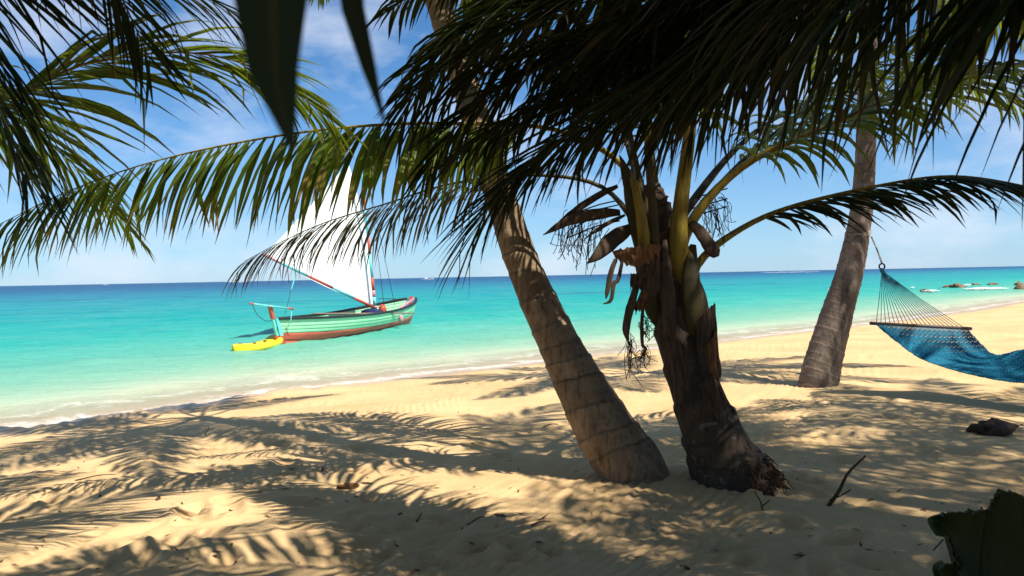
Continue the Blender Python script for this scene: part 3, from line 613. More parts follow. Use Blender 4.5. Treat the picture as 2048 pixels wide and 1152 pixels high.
for q_, (pp, n_, l_, w_, sd_q) in enumerate((([P(1700, -40, 3.3), P(1530, 60, 3.6), P(1300, 175, 4.0), P(1130, 270, 4.3), P(1030, 345, 4.5)], 84, .85, .044, 264),
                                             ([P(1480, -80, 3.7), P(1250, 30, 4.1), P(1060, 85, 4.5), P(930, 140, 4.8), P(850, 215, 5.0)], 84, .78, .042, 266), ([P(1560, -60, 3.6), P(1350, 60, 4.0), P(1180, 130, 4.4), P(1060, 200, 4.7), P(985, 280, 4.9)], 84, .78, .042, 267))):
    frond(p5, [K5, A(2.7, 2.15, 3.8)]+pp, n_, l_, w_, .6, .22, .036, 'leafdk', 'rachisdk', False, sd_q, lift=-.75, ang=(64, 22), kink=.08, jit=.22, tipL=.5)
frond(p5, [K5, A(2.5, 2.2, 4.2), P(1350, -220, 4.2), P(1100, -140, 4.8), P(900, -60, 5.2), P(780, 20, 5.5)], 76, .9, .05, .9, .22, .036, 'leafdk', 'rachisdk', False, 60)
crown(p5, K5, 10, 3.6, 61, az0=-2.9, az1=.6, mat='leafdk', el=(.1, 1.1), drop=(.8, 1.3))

# --- palm beyond the left edge
p6 = thing('coconut_palm', (-5.0, 2.6, Hz(-5.0, 2.6)), 'coconut palm with yellow-ribbed fronds arching above the kayak', 'palm tree')
K6 = A(-4.2, 3.1, 2.75)
trunk(p6, [(-5.05, 2.55, -.3), (-4.9, 2.65, .6), (-4.5, 2.9, 1.8), (-4.2, 3.1, 2.8)], [.26, .2, .16, .12], M['bark'], .14, .05, seed=19, n=28)
frond(p6, [K6, A(-3.5, 3.5, 3.0), P(-60, 190, 3.9), P(160, 130, 4.0), P(350, 104, 4.1), P(490, 128, 4.2), P(590, 185, 4.3), P(668, 245, 4.4)], 104, .80, .038, .45, .16, .034, 'leaf', 'rachis', True, 70, roll=.25, kink=.15, ang=(62, 20), lift=.0)
crown(p6, K6, 11, 3.6, 75, az0=1.2, az1=4.6, el=(.1, 1.1), drop=(.8, 1.3))

# --- palm rising beside it, its drooping fronds crossing the upper left sky
p8 = thing('coconut_palm', (-3.7, .1, Hz(-3.7, .1)), 'coconut palm whose dark drooping fronds overlap the yellow-ribbed ones', 'palm tree')
K8 = A(-2.6, 1.6, 4.3)
trunk(p8, [(-3.75, .05, -.3), (-3.6, .2, .8), (-3.1, .9, 2.6), (-2.6, 1.6, 4.3)], [.26, .2, .16, .12], M['bark'], .14, .05, seed=49, n=24)
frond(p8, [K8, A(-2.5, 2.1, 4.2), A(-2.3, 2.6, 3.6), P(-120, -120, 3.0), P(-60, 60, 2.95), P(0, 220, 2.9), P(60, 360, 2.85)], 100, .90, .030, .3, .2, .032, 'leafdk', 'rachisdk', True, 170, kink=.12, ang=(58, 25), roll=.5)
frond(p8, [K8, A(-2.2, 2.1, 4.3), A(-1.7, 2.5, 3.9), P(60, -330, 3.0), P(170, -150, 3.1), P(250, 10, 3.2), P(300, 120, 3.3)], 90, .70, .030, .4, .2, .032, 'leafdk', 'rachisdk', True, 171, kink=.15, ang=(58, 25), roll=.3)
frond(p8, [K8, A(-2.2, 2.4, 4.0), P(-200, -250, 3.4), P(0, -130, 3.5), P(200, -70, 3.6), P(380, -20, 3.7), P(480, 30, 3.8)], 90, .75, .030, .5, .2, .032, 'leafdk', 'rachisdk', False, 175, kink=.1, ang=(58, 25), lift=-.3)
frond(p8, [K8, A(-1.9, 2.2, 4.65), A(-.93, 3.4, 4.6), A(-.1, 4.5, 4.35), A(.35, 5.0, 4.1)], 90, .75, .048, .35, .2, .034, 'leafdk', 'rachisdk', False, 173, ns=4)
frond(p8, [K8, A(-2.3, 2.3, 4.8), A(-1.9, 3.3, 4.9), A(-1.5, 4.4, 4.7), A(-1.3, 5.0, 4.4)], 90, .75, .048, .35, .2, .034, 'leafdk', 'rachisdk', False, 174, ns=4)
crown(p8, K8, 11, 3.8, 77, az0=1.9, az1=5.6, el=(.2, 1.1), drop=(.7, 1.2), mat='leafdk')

# --- palm standing behind the viewpoint; one frond tip dangles just ahead
p7 = thing('coconut_palm', (1.6, -3.6, Hz(1.6, -3.6)), 'coconut palm with one leaf tip dangling low above the shaded sand', 'palm tree')
K7 = A(.9, -2.8, 4.6)
trunk(p7, [(1.65, -3.65, -.3), (1.5, -3.5, .8), (1.15, -3.1, 2.8), (.9, -2.8, 4.6)], [.26, .2, .16, .12], M['bark'], .14, .05, seed=29, n=24)
fo = frond(p7, [K7, A(.7, -1.9, 4.4), A(.35, -.9, 3.6), A(.05, 0, 2.75), A(-.1, .36, 2.3), A(-.13, .46, 1.98)], 40, .7, .045, .9, .25, .03, 'leafdk', 'rachisdk', False, 80, tipL=.25)
def one_leaflet(root, fo, pts, wid, mat, fold=.3, edge=None):
    ns = 12; path = spline(pts, ns); t = np.linspace(0, 1, ns); T = nrm(np.gradient(path, axis=0))
    e = CR if edge is None else edge
    s = nrm(e-T*(T@e)[:, None]); up = np.cross(s, T); hw = (wid*.5*np.interp(t, [0, .15, .5, .8, .93, 1], [.4, .9, 1, .75, .4, .05]))[:, None]
    V = np.stack([path-s*hw-up*hw*fold, path, path+s*hw-up*hw*fold], 1).reshape(-1, 3)
    F = np.array([q for k in range(ns-1) for q in ([k*3, k*3+1, k*3+4, k*3+3], [k*3+1, k*3+2, k*3+5, k*3+4])])
    at = np.zeros((ns, 3, 3)); at[..., 0] = t[:, None]*.5; at[:, 1, 1] = 1; at[..., 2] = .2
    return mesh('leaflet', V, F, M[mat], root, fo, True, {'lf': at.reshape(-1, 3)})
one_leaflet(p7, fo, [A(-.125, .42, 2.05), A(-.135, .43, 1.85), P(545, -60, .45), P(548, 120, .45), P(585, 300, .45)], .060, 'leafdk')
one_leaflet(p7, fo, [A(-.12, .44, 2.03), A(-.10, .48, 1.85), P(705, -20, .55), P(740, 140, .55), P(772, 255, .55)], .022, 'leafdk', 1.0)
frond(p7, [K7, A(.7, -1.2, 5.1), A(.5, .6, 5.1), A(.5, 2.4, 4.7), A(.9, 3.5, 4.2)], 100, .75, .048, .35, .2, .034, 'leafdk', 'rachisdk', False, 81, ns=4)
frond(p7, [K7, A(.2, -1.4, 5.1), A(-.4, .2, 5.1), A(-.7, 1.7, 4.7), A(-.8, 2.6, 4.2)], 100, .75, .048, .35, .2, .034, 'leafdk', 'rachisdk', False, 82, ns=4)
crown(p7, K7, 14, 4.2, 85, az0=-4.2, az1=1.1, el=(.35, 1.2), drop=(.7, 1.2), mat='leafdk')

# --- second hammock palm and the grove inland that shades the beach
p4 = thing('coconut_palm', (7.75, 5.7, Hz(7.75, 5.7)), 'coconut palm holding the far end of the teal hammock', 'palm tree')
trunk(p4, [(7.78, 5.68, -.3), (7.75, 5.7, 1.5), (7.9, 5.4, 3.6), (8.2, 5.0, 5.8)], [.26, .18, .15, .12], M['bark3'], .13, .05, seed=39, n=24)
crown(p4, A(8.2, 5.0, 5.8), 18, 4.0, 95, drop=(.8, 1.4))
def grove(base, K, seed, n=18, Lf=4.2, **k):
    b_ = A(base[0], base[1], Hz(*base)); K = np.asarray(K, float)
    t_ = thing('coconut_palm', b_, 'tall coconut palm of the grove that shades the sand', 'palm tree', 'coconut palms of the shading grove')
    trunk(t_, [b_+A(0, 0, -.3), b_+(K-b_)*.3+A(.1, 0, 0), b_+(K-b_)*.7, K], [.26, .18, .15, .12], M['bark'], .14, .05, seed=seed, n=20)
    crown(t_, K, n, Lf, seed, **k)
GROVE = [((3.0, -1.6), (2.4, -.6, 7.2), 101), ((-1.4, -2.6), (-1.2, -1.6, 6.4), 102), ((6.2, 2.2), (6.0, 2.6, 7.4), 103), ((-3.8, -.6), (-3.9, .2, 5.8), 104), ((6.6, -2.4), (6.0, -1.6, 8.2), 105),
         ((5.4, 2.6), (3.3, 3.8, 6.4), 106), ((-4.4, .2), (-2.8, 1.0, 6.8), 109)]
GROVE += [((.4, -5.0), (.3, -4.6, 5.2), 111), ((3.4, -4.6), (3.2, -4.2, 4.6), 112), ((-3.0, -4.2), (-3.0, -4.0, 4.8), 113), ((6.4, -.2), (6.6, .2, 4.8), 114), ((-6.4, -1.8), (-6.2, -1.6, 5.4), 115), ((9.4, 2.4), (9.3, 2.4, 6.0), 116), ((-6.6, 2.2), (-6.6, 1.8, 6.2), 117)]
for bs, K, sd in GROVE: grove(bs, K, sd, 10 if sd == 106 else 17, az0=(-2.3 if sd == 106 else 0), az1=(1.5 if sd == 106 else 2*math.pi), el=(.15, 1.15), drop=(.7, 1.1), mat='leafdk')

# ------------------------------------------------------------------ hammock
hm = thing('hammock', (5.2, 8.6, .35), 'teal rope hammock with wooden spreader bar slung from the grey palm', 'hammock')
LE = Q((1748, 647, 9.7), (1800, 688, 9.45), (1850, 720, 9.2), (1950, 750, 8.8), (2048, 765, 8.4), (2160, 764, 8.0), (2300, 742, 7.55), (2440, 700, 7.15))
RE = Q((1935, 657, 9.6), (1962, 688, 9.45), (1992, 710, 9.25), (2048, 699, 8.95), (2140, 680, 8.55), (2260, 655, 8.2), (2400, 628, 7.9), (2480, 615, 7.8))
nc, nsg = 38, 120
Ls, Rs = spline(LE, nsg), spline(RE, nsg)
cords = []
u = np.linspace(0, 1, nsg); lat = np.sin(np.pi*u)
sag = .10*np.sin(np.pi*u)**.8
taper = np.minimum(1, np.minimum(u, 1-u)/.05)
for c in range(nc):
    for ph in (0, 1):
        f0 = (c+.5)/nc
        f = f0+(.46/nc)*np.sign(np.sin(np.pi*np.arange(nsg)/1.5+ph*np.pi+(c % 2)*np.pi))*taper
        p = Ls*(1-f)[:, None]+Rs*f[:, None]
        p[:, 2] -= sag*4*f*(1-f)
        p[:, 2] += .004*np.cos(np.pi*np.arange(nsg)+ph*np.pi)
        p[:, 2] += .002*fbm(p[:, 0]*14+c, p[:, 1]*14, 2, 4); cords.append(tubeVF(p, .0108*(1-.25*np.clip(1-u/.14, 0, 1)), 4, .8, False))
V, F = join(cords); tag(mesh('woven_bed', V, F, M['bed'], hm), kind='stuff')
hk1 = P(1764, 541, 10.25); hk2 = A(7.3, 6.35, 1.45)
for (a, b_, hk) in ((LE[0], RE[0], hk1), (LE[-1], RE[-1], hk2)):
    a, b_ = np.asarray(a), np.asarray(b_); d = nrm(b_-a)
    tube('spreader_bar', np.array([a-d*.05, a-d*.04, (a+b_)/2, b_+d*.04, b_+d*.05]), [.012, .02, .021, .02, .012], M['bar'], hm, n=10)
    for c in range(20):
        f = (c+.5)/20; e = a+(b_-a)*f; mid = (e+hk)/2+A(0, 0, -.02)
        tube('cord', np.array([hk, mid, e]), .0042, M['cord'], hm, n=5)
    tube('cord_grip', np.array([hk+A(0, 0, .03), hk, hk+nrm((a+b_)/2-hk)*.12]), [.02, .03, .016], M['cord'], hm, n=8)
    ring = np.array([hk+A(.035*math.cos(t), 0, .05+.035*math.sin(t)) for t in np.linspace(0, 6.28, 14)])
    tube('hook', ring, .010, M['roped'], hm, n=6)
def wrap(root, c, r, z0, n, tilt, mat, name, rr=.009):
    t = np.linspace(0, 2*np.pi*n, 26*n)
    p = np.stack([c[0]+r*np.cos(t), c[1]+r*np.sin(t), z0+.018*t/6.28+tilt*np.sin(t+.6)], 1)
    tube(name, p, rr, mat, root, n=6)
# rope knotted round the trunk
tp = spline(pt3, 200); zi = P(1718, 468, 10.75)[2]; tc3 = tp[np.argmin(np.abs(tp[:, 2]-zi))]
wrap(hm, tc3, .152, zi-.02, 3, .035, M['rope'], 'trunk_rope', .010)
tube('hanging_rope', spline([tc3+A(.12, -.13, -.05), (tc3+hk1)/2+A(.07, -.05, .03), hk1+A(0, 0, .09)], 10), .011, M['rope'], hm, n=6)
wrap(hm, A(7.77, 5.66), .19, 1.85, 3, .03, M['rope'], 'trunk_rope', .010)
tube('hanging_rope', np.array([A(7.66, 5.82, 1.85), hk2+A(0, 0, .09)]), .011, M['rope'], hm, n=6)

# ------------------------------------------------------------------ sailing boat
St = on_z(566, 686, SEA); Bw = on_z(815, 645, SEA)
hd = nrm((Bw-St)*A(1, 1, 0)); LB = float(np.linalg.norm(Bw-St)); sd_ = np.cross(A(0, 0, 1), hd)      # port side vector
bt = thing('sailboat', (St+Bw)/2+A(0, 0, -.3), 'mint green wooden sailing dory with white sail afloat off the beach', 'sailboat')
def hp(t, v, side, out=0.):
    """hull surface point: t along (0 stern, 1 bow), v keel to sheer"""
    t = np.asarray(t, float); v = np.asarray(v, float)
    b_ = 1.05*(1-np.abs(2*t-1.04)**2.6).clip(0, 1)**.75
    zk = -.30+.10*np.abs(2*t-1)**4
    zs = .60+.16*(1-t)**2.5+.42*t**3.2
    yy = (b_*np.sin(np.minimum(v, 1)*np.pi/2)**.75+.03)+out
    z = zk+(zs-zk)*v**1.25
    x = t*LB-.42*(z+.1)*(1-t)**6+.40*(z+.1)*t**6
    return St*A(1, 1, 0)+hd*x[..., None]+sd_*(side*yy)[..., None]+A(0, 0, 1)*(SEA+z)[..., None]
tt = np.linspace(0, 1, 40)
VB = [0, .36, .60, .69, .78, .87, .955]
for side in (-1, 1):
    for k in range(len(VB)-1):
        mat = M['red'] if k < 2 else M['green']
        vv = np.linspace(VB[k], VB[k+1], 4)
        o_ = np.array([.005, .0035, .002, .0]) if k else np.array([.0, .0, .0, .0])
        outer = np.stack([hp(tt, np.full(40, v), side, o) for v, o in zip(vv, o_)], 1)
        inner = np.stack([hp(tt, np.full(40, v), side, -.028) for v in vv], 1)
        n1_ = 160; F = gridF(40, 4); Vv = np.vstack([outer.reshape(-1, 3), inner.reshape(-1, 3)])
        ed = []
        for i_ in range(39):
            a_, c_ = i_*4, (i_+1)*4
            ed += [[a_, c_, c_+n1_, a_+n1_], [a_+3, a_+3+n1_, c_+3+n1_, c_+3]]
        mesh('hull_plank', Vv, np.vstack([F, F[:, ::-1]+n1_, np.array(ed)]), mat, bt, smooth=False)
    # dark gunwale and rubbing strake
    g0 = np.stack([hp(tt, np.full(40, v), side, o) for v, o in ((.955, .012), (.955, .055), (1.005, .055), (1.005, -.06), (.955, -.06))], 1)
    F = np.array([[i_*5+j_, i_*5+(j_+1) % 5, (i_+1)*5+(j_+1) % 5, (i_+1)*5+j_] for i_ in range(39) for j_ in range(5)])
    mesh('gunwale', g0.reshape(-1, 3), F, M['black'], bt)
Bx = np.stack([hd, sd_, A(0, 0, 1)], 1)
def bl(x, y, z): return St*A(1, 1, 0)+hd*x+sd_*y+A(0, 0, SEA+z)
def post(name, pts, wx, wy, mat, parent=None):
    p = spline(pts, 10); e = np.array([[a*wx, b_*wy] for a, b_ in ((-1, -1), (1, -1), (1, 1), (-1, 1))])
    V = (p[:, None]+e[None, :, :1]*hd+e[None, :, 1:]*sd_).reshape(-1, 3)
    F = [[i_*4+j_, i_*4+(j_+1) % 4, (i_+1)*4+(j_+1) % 4, (i_+1)*4+j_] for i_ in range(9) for j_ in range(4)]+[[3, 2, 1, 0], [36, 37, 38, 39]]
    return mesh(name, V, F, mat, bt, parent)
def stern_x(z): return -.42*(z+.1)
sp = post('sternpost', [bl(stern_x(z)-.03, 0, z) for z in (-.25, .1, .22)], .10, .07, M['red'])
post('sternpost', [bl(stern_x(z)-.03, 0, z) for z in (.22, .45, .76)], .095, .066, M['turq'])
post('stem', [bl(LB+.40*(z+.1)+.02, 0, z) for z in (-.2, .3, .8, 1.08)], .07, .06, M['red'])
rd = post('rudder', [bl(stern_x(z)-.20, 0, z) for z in (-.25, .05, .24)], .11, .025, M['red'])
post('rudder_blade', [bl(stern_x(z)-.19, 0, z) for z in (.24, .5, .74)], .06, .025, M['turq'], rd)
rh = post('rudder_head', [bl(stern_x(z)-.18, 0, z) for z in (.74, .95, 1.16)], .075, .04, M['red'], rd)
a_, b_ = P(500, 607, 22.8), P(586, 618, 24.6)
def striped(name, a, b, cols, r0, r1, parent=None):
    k0 = 0.
    for q, (fr_, mk) in enumerate(cols):
        tube(name, np.array([a+(b-a)*k0, a+(b-a)*(k0+fr_)]), [r0+(r1-r0)*k0, r0+(r1-r0)*(k0+fr_)], M[mk], bt, parent, n=8); k0 += fr_
striped('tiller', a_, b_, ((.07, 'red'), (.80, 'turq'), (.13, 'red')), .026, .03)
for t_ in (.2, .42, .8):
    c_ = (hp(np.array(t_), np.array(.82), 1)+hp(np.array(t_), np.array(.82), -1))/2
    wd = np.linalg.norm(hp(np.array(t_), np.array(.82), 1)-hp(np.array(t_), np.array(.82), -1))
    V, F = boxVF(c_, (.24, wd-.04, .035), Bx); mesh('thwart', V, F, M['inside'], bt)
t_ = np.linspace(.04, .96, 30); lf = hp(t_, np.full(30, .42), 1); rg = hp(t_, np.full(30, .42), -1)
mesh('floor_boards', np.stack([lf, rg], 1).reshape(-1, 3), gridF(30, 2), M['inside'], bt)
mt = .68; mb = bl(mt*LB, 0, .05)
md = (mb-EYE)@CF
mtop = P(716, 268, md-.2); mfoot = P(751, 622, md)
md -= .35; mfoot = P(751, 622, md); mtop = P(721, 325, md-.2)
striped('mast', mb, mfoot, ((1., 'red'),), .065, .065)
striped('mast', mfoot, mtop, ((.035, 'pink'), (.06, 'turq'), (.045, 'pink'), (.085, 'red'), (.16, 'turq'), (.12, 'red'), (.18, 'turq'), (.12, 'red'), (.195, 'turq')), .065, .04)
bm0 = P(752, 617, md-.25); bm1 = P(526, 509, 25.6)
striped('boom', bm1, bm0, ((.13, 'pink'), (.22, 'turq'), (.22, 'red'), (.20, 'turq'), (.23, 'red')), .04, .055)
# sail: loose-footed triangle with belly
cl = P(533, 512, 25.7)+A(0, 0, .07); tk = P(746, 612, md+.3)+A(0, 0, .05); hd1 = P(697, 326, md+.3)
n_ = 26; Vs = []
for i_ in range(n_):
    f = i_/(n_-1); lo = cl+(tk-cl)*1.; a0 = cl+(hd1-cl)*f
    lu = tk+(hd1-tk)*f; lu = lu+CR*(.20*math.sin(math.pi*f))     # luff follows the mast
    for j_ in range(n_):
        h_ = j_/(n_-1); q = a0+(lu-a0)*h_
        q = q-sd_*(-.38)*math.sin(math.pi*h_)*(1-f)**.7*(.25+f)
        q = q+A(0, 0, -.12*math.sin(math.pi*h_)*(1-f)**3)
        Vs.append(q)
sailo = mesh('sail', np.array(Vs), gridF(n_, n_), M['sail'], bt, smooth=True)
for (a_, b_, r_) in ((P(741, 380, md-.2), P(768, 612, md-1.3), .009), (P(741, 380, md-.2), P(790, 612, md+1.0), .009), (P(575, 534, 25.9), P(578, 565, 25.6), .012), (P(592, 544, 26.2), P(582, 580, 25.6), .018), (P(582, 580, 25.6), P(570, 628, 25.0), .008), (P(566, 634, 24.6), P(577, 672, 24.2), .012), (P(583, 622, 24.5), P(581, 648, 24.3), .014)):
    tube('rigging_rope', np.array([a_, (a_+b_)/2+A(0, 0, -.03), b_]), r_, M['turq'] if r_ > .013 else M['roped'], bt, n=5)
tube('rigging_rope', spline([P(505, 610, 22.9), P(515, 630, 23.2), P(532, 642, 23.6), P(546, 640, 24.2)], 12), .009, M['roped'], bt, n=5)
ox = on_z(630, 629, SEA+.66); 
pl = np.array([P(626, 627, 25.9), P(828, 626, 31.2)]); 
tag(mesh('wooden_pole', *tubeVF(np.array([pl[0], pl.mean(0)+A(0, 0, -.015), pl[1]]), [.022, .03, .024], 8), M['wood'], smooth=True), 'long grey wooden pole lying along the gunwale of the green dory', 'pole')
# bow clutter: red/white bundle, bucket, cloth
def lump(name, c, s, mat, seed, root=None, sub=(14, 10), rough=.25):
    a = np.linspace(0, 2*np.pi, sub[0], endpoint=False); e = np.linspace(-np.pi/2, np.pi/2, sub[1])
    E_, A_ = np.meshgrid(e, a, indexing='ij'); d = np.stack([np.cos(E_)*np.cos(A_), np.cos(E_)*np.sin(A_), np.sin(E_)], -1)
    k = 1+rough*2*fbm(d[..., 0]*2.2+seed*7.1+5, d[..., 1]*2.2+d[..., 2]*1.7+9, 3, seed)
    V = (d*k[..., None]*np.asarray(s)).reshape(-1, 3)+np.asarray(c)
    i, j = np.meshgrid(np.arange(sub[1]-1), np.arange(sub[0]), indexing='ij'); m_ = sub[0]
    F = np.stack([i*m_+j, i*m_+(j+1) % m_, (i+1)*m_+(j+1) % m_, (i+1)*m_+j], -1).reshape(-1, 4)
    return mesh(name, V, F, mat, root, smooth=True)
tag(lump('tarpaulin_bundle', P(745, 627, md-.4), (.42, .42, .17), M['navy'], 3), 'dark blue cloth bundle in the dory beside the mast foot', 'bundle')
tag(lump('plastic_bucket', P(765, 619, md+.3), (.15, .15, .2), M['red'], 4, rough=.05), 'small red bucket in the dory just ahead of the mast', 'bucket')
tube('bow_spar', np.array([P(795, 622, 31.0), P(812, 608, 31.8), P(828, 597, 32.6)]), [.04, .05, .04], M['pink'], bt, n=8)
tube('bow_rope', spline([P(757, 597, 30.5), P(790, 598, 31.5), P(826, 601, 32.8)], 8), .012, M['roped'], bt, n=5)
tag(lump('fender', P(802, 637, 30.2), (.09, .09, .14), M['pink'], 6, rough=.08), 'small pale pink fender hanging on the hull by the bow', 'fender')

# ------------------------------------------------------------------ kayak
ka = on_z(469, 707, SEA); kb = on_z(563, 684, SEA); kl = float(np.linalg.norm(kb-ka)); 
kd = nrm(kb-ka); kb = ka+kd*min(kl, 4.0); kl = float(np.linalg.norm(kb-ka)); ks = np.cross(A(0, 0, 1), kd)
ky = thing('kayak', (ka+kb)/2+A(0, 0, -.08), 'bright yellow sit-on kayak floating at the stern of the dory', 'kayak')
tk_ = np.linspace(0, 1, 34); n_ = 16; Vk = []
for t in tk_:
    b_ = .31*(1-abs(2*t-1)**2.4)**.62+.012; zt = .19+(.13 if t > .5 else .05)*abs(2*t-1)**3; zb = -.09+(.13 if t > .5 else .08)*abs(2*t-1)**4
    well = .11*sstep(.20, .30, np.array(t))*sstep(.85, .75, np.array(t))*(1-.35*math.exp(-((t-.52)/.03)**2))
    for k in range(n_):
        a = 2*math.pi*k/n_; y = b_*math.copysign(abs(math.cos(a))**.7, math.cos(a)); s_ = math.sin(a)
        z = (zt-well*(s_ > .6)) if s_ > 0 and s_ > .6 else zb+(zt-zb)*(.5+.5*math.copysign(abs(s_)**.8, s_))
        Vk.append(ka+kd*(t*kl-.10*(1-t)**5*(z*3)+.1*t**5*z*3)+ks*y+A(0, 0, z))
i, j = np.meshgrid(np.arange(33), np.arange(n_), indexing='ij')
F = np.stack([i*n_+j, i*n_+(j+1) % n_, (i+1)*n_+(j+1) % n_, (i+1)*n_+j], -1).reshape(-1, 4).tolist()+[list(range(n_))[::-1], [33*n_+q for q in range(n_)]]
mesh('kayak_hull', np.array(Vk), F, M['yellow'], ky, smooth=True)
for f, y in ((.18, .1), (.5, .15), (.8, -.1), (.72, .14)):
    V, F = boxVF(ka+kd*(f*kl)+ks*y+A(0, 0, .20 if f in (.18, .8) else .12), (.16, .05, .03), np.stack([kd, ks, A(0, 0, 1)], 1)); mesh('deck_fitting', V, F, M['yellowdk'], ky)
tag(tube('mooring_line', spline([kb+A(0, 0, .30), P(556, 660, 24.0), P(553, 640, 24.2)], 8), .008, M['roped'], n=5), 'thin dark line tying the kayak to the dory', 'rope')

# ------------------------------------------------------------------ reef rocks, surf and a distant boat
for k, (px, py, sx, sz, l) in enumerate(((1915, 576, 1.5, .62, 'largest pointed brown reef rock in the surf'), (1900, 575, 1.2, .35, 'flat pale reef rock against the pointed brown rock'), (1850, 583, .8, .33, 'low tan reef rock awash beyond the hammock strings'),
                                      (1880, 578, .22, .16, 'tiny dark rock between the tan rock and the pointed rock'), (1952, 570, .9, .28, 'low dark reef rock just behind the surf'), (1967, 579, .45, .16, 'small dark rock in the middle of the surf'),
                                      (1985, 570, 1.3, .28, 'long mossy reef rock behind the surf'), (2038, 570, .8, .45, 'dark blocky rock standing off the beach'), (2043, 579, .95, .50, 'tan boulder at the end of the surf'), (1664, 578, .30, .12, 'lone small rock awash beside the grey palm'))):
    c = on_z(px, py, SEA)
    o_ = lump('reef_rock', (0, 0, 0), (sx*.46, sx*.34, sz*.62), M['rock'], 20+k, sub=(20, 12), rough=.42); o_.location = c+A(0, 0, .02)
    tag(o_, l, 'rock', 'reef rocks in the surf')
def foam_sheet(px0, px1, py, hpx, seed, nm='surf_foam'):
    n = 40; r = np.random.default_rng(seed); V = []
    for i_ in range(n):
        f = i_/(n-1); x = px0+(px1-px0)*f; h_ = hpx*math.sin(math.pi*f)**.6*r.uniform(.55, 1)+.05; yc = py+r.normal(0, .25)-(px1-px0)*f*.015
        for v in (-1, -.4, .3, 1):
            q = on_z(x, yc+v*h_, SEA+.06); q[2] = SEA+.06+.10*(1-v*v)*math.sin(math.pi*f); V.append(q)
    return tag(mesh(nm, np.array(V), gridF(n, 4), M['foam'], smooth=True), kind='stuff')
foam_sheet(1925, 2020, 577.5, 2.2, 1); foam_sheet(1838, 1880, 582, 1.2, 2); foam_sheet(1925, 1945, 570, 1.0, 3); foam_sheet(1820, 1830, 575.5, 1., 4); foam_sheet(1655, 1680, 578.5, .8, 6)
foam_sheet(450, 500, 564.2, .55, 7, 'reef_breaker'); foam_sheet(205, 216, 569.6, .45, 8, 'reef_breaker'); foam_sheet(1520, 1640, 545.0, .4, 9, 'reef_breaker')
c = on_z(855, 560.0, SEA)
mo = thing('motorboat', c, 'tiny white motorboat far out near the horizon', 'boat')
tq = np.linspace(0, 1, 10); Vm = []
for t in tq:
    hb = 1.3*(1-t**3)**.8+.02
    for (y, z) in ((-1, .9), (-.7, -.2), (.7, -.2), (1, .9)): Vm.append(c+A(-5+10*t, y*hb, z+.5*t*t))
mesh('boat_hull', np.array(Vm), gridF(10, 4), M['sail'], mo)
V, F = boxVF(c+A(-1, 0, 1.3), (2.4, 1.6, 1.1)); mesh('cabin', V, F, M['sail'], mo)

# ------------------------------------------------------------------ sticks, husk, seedling, litter
def ground_at(px, py):
    q = on_z(px, py, 0.)
    for _ in range(5): q = on_z(px, py, Hz(q[0], q[1]))
    return q
s0 = ground_at(1648, 1012); s1 = s0+CR*.265+A(0, 0, .315)
t_ = thing('stick', s0, 'dead brown stick standing askew in the sand by the stout palm', 'stick')
tube('stem', spline([s0+A(-.02, 0, -.06), s0+(s1-s0)*.3+A(.01, 0, -.01), s0+(s1-s0)*.62+A(-.012, 0, .01), s1], 12), np.linspace(.014, .007, 12), M['stick'], t_, n=7)
tube('side_twig', spline([s0+(s1-s0)*.12, s0+A(.11, 0, .065), s0+A(.17, 0, .10)], 5), .005, M['stick'], t_, n=5)
s2 = ground_at(1528, 1022); t_ = thing('twig', s2, 'short forked twig poking from the sand before the stout palm roots', 'twig')
tube('stem', np.array([s2+A(0, 0, -.03), s2+A(-.02, 0, .06), s2+A(-.055, 0, .12)]), [.007, .005, .003], M['stick'], t_, n=5)
tube('side_twig', np.array([s2+A(-.01, 0, .03), s2+A(.04, 0, .07)]), [.005, .003], M['stick'], t_, n=5)
for k, (px, py, dx, dy, dz, l) in enumerate(((935, 1052, .10, .10, .015, 'thin curved twig lying in the sunlit patch'), (1062, 1052, .12, .01, .01, 'short straight twig on the fringe of the sunlit patch'), (150, 962, .30, .05, .012, 'long thin twig lying on the shaded sand by the frond shadows'),
                                             (1085, 855, .16, .03, .012, 'dark twig lying on the sand beside the leaning palm'), (410, 870, .02, .05, .07, 'small hooked twig standing on the shaded beach'), (833, 1045, .02, .09, .02, 'tiny twig beside the raked sand lines'))):
    q = ground_at(px, py); e = q+A(dx, dy, 0); e[2] = Hz(e[0], e[1])+dz+.01
    tag(tube('twig', spline([q+A(0, 0, .004), (q+e)/2+A(.01, .02, .012), e], 7), np.linspace(.006, .003, 7), M['stick'], n=5), l, 'twig')
hq = ground_at(1988, 866)
o_ = lump('coconut_husk', (0, 0, 0), (.21, .14, .075), M['deadleaf'], 55, sub=(24, 12), rough=.35); o_.location = hq+A(0, 0, .03)
tag(o_, 'dark flat coconut husk lying on shaded sand near the hammock', 'husk')
hq = ground_at(700, 975)
o_ = lump('dry_leaf', (0, 0, 0), (.075, .05, .022), M['husk'], 57, sub=(18, 8), rough=.5); o_.location = hq+A(0, 0, .015)
tag(o_, 'curled brown dry leaf lying in a shaded hollow', 'leaf')
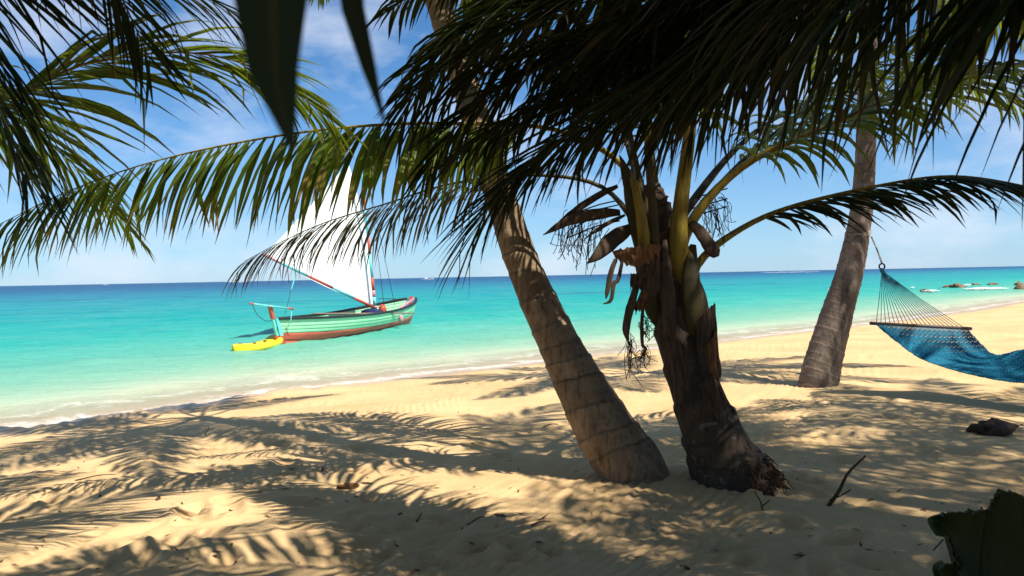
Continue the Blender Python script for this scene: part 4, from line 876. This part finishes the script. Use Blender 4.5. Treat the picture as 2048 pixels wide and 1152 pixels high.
# broad pleated seedling leaf with broken end
sdx = thing('coconut_seedling', (1.56, 2.22, Hz(1.56, 2.22)), 'broad dark pleated coconut seedling leaf with a torn square end', 'seedling')
def pleat(outline_top, outline_bot, depth, seed, ncol=34, nrow=14, name='leaf_blade', amp=.010, mat='seedling'):
    r = np.random.default_rng(seed); up = spline([P(x, y, d) for x, y, d in outline_top], ncol); lo = spline([P(x, y, d) for x, y, d in outline_bot], ncol)
    v = np.linspace(0, 1, nrow); G = up[:, None]*(1-v)[None, :, None]+lo[:, None]*v[None, :, None]
    zz = amp*np.where(np.arange(ncol) % 2 == 0, 1, -1)[:, None]*np.ones(nrow)[None]
    G = G+CF*zz[..., None]+CU*(r.normal(0, .005, ncol)[:, None, None]*(1-v)[None, :, None])+CF*(.05*np.sin(np.pi*v))[None, :, None]
    Va = G.reshape(-1, 3); F = gridF(ncol, nrow)
    return mesh(name, np.vstack([Va, Va+CF*.002]), np.vstack([F, F[:, ::-1]+len(Va)]), M[mat], sdx)
pleat([(1878, 1033, 2.3), (1900, 1026, 2.3), (1940, 1023, 2.3), (1976, 1021, 2.28)], [(1876, 1074, 2.3), (1905, 1082, 2.28), (1930, 1210, 2.22), (1985, 1330, 2.2)], 2.3, 1)
pleat([(1976, 1022, 2.29), (1984, 1010, 2.28), (1998, 984, 2.26), (2010, 980, 2.25), (2060, 1000, 2.2), (2110, 1060, 2.15)], [(1978, 1330, 2.2), (1990, 1345, 2.2), (2000, 1355, 2.19), (2020, 1360, 2.18), (2050, 1360, 2.15), (2090, 1340, 2.1)], 2.25, 2)
pleat([(1888, 1130, 2.3), (1900, 1126, 2.28), (1925, 1122, 2.28)], [(1886, 1180, 2.25), (1905, 1220, 2.22), (1935, 1260, 2.22)], 2.25, 3, 12, 8)
bs = A(1.42, 2.16, 0); bs[2] = Hz(bs[0], bs[1])
tube('leaf_stalk', spline([bs+A(0, 0, -.05), P(2010, 1360, 2.2), P(2015, 1330, 2.2)], 8), [.03]*8, M['seedling'], sdx, n=8)
tube('leaf_thread', np.array([P(1887, 1078, 2.3), P(1876, 1091, 2.31), P(1866, 1101, 2.32)]), .0022, M['deadleaf'], sdx, n=4)
# scattered litter on the sand
lt = []; _r = np.random.default_rng(77)
for k in range(520):
    px, py = _r.uniform(-50, 2100), 700+450*_r.random()**1.3
    q = on_z(px, py, 0.); 
    if shore(np.array([q[0]]), np.array([q[1]]))[0] < 2.5: continue
    a = _r.uniform(0, 6.28); ln = _r.uniform(.008, .035)*(1.8 if _r.random() < .12 else 1); wd = ln*_r.uniform(.12, .5)
    d = A(math.cos(a), math.sin(a), 0); e = A(-d[1], d[0], 0)
    q[2] = float(H(np.array([q[0]]), np.array([q[1]]))[0][0])+.004
    t0 = _r.uniform(0, .5)*ln
    lt.append((np.array([q-d*ln, q+e*wd+A(0, 0, .003), q+d*ln+A(0, 0, t0), q-e*wd+A(0, 0, t0*.4)]), [[0, 3, 2, 1], [0, 1, 2, 3]] if False else [[0, 3, 2, 1]]))
V, F = join(lt); tag(mesh('leaf_litter', V, F, M['litter']), kind='stuff')
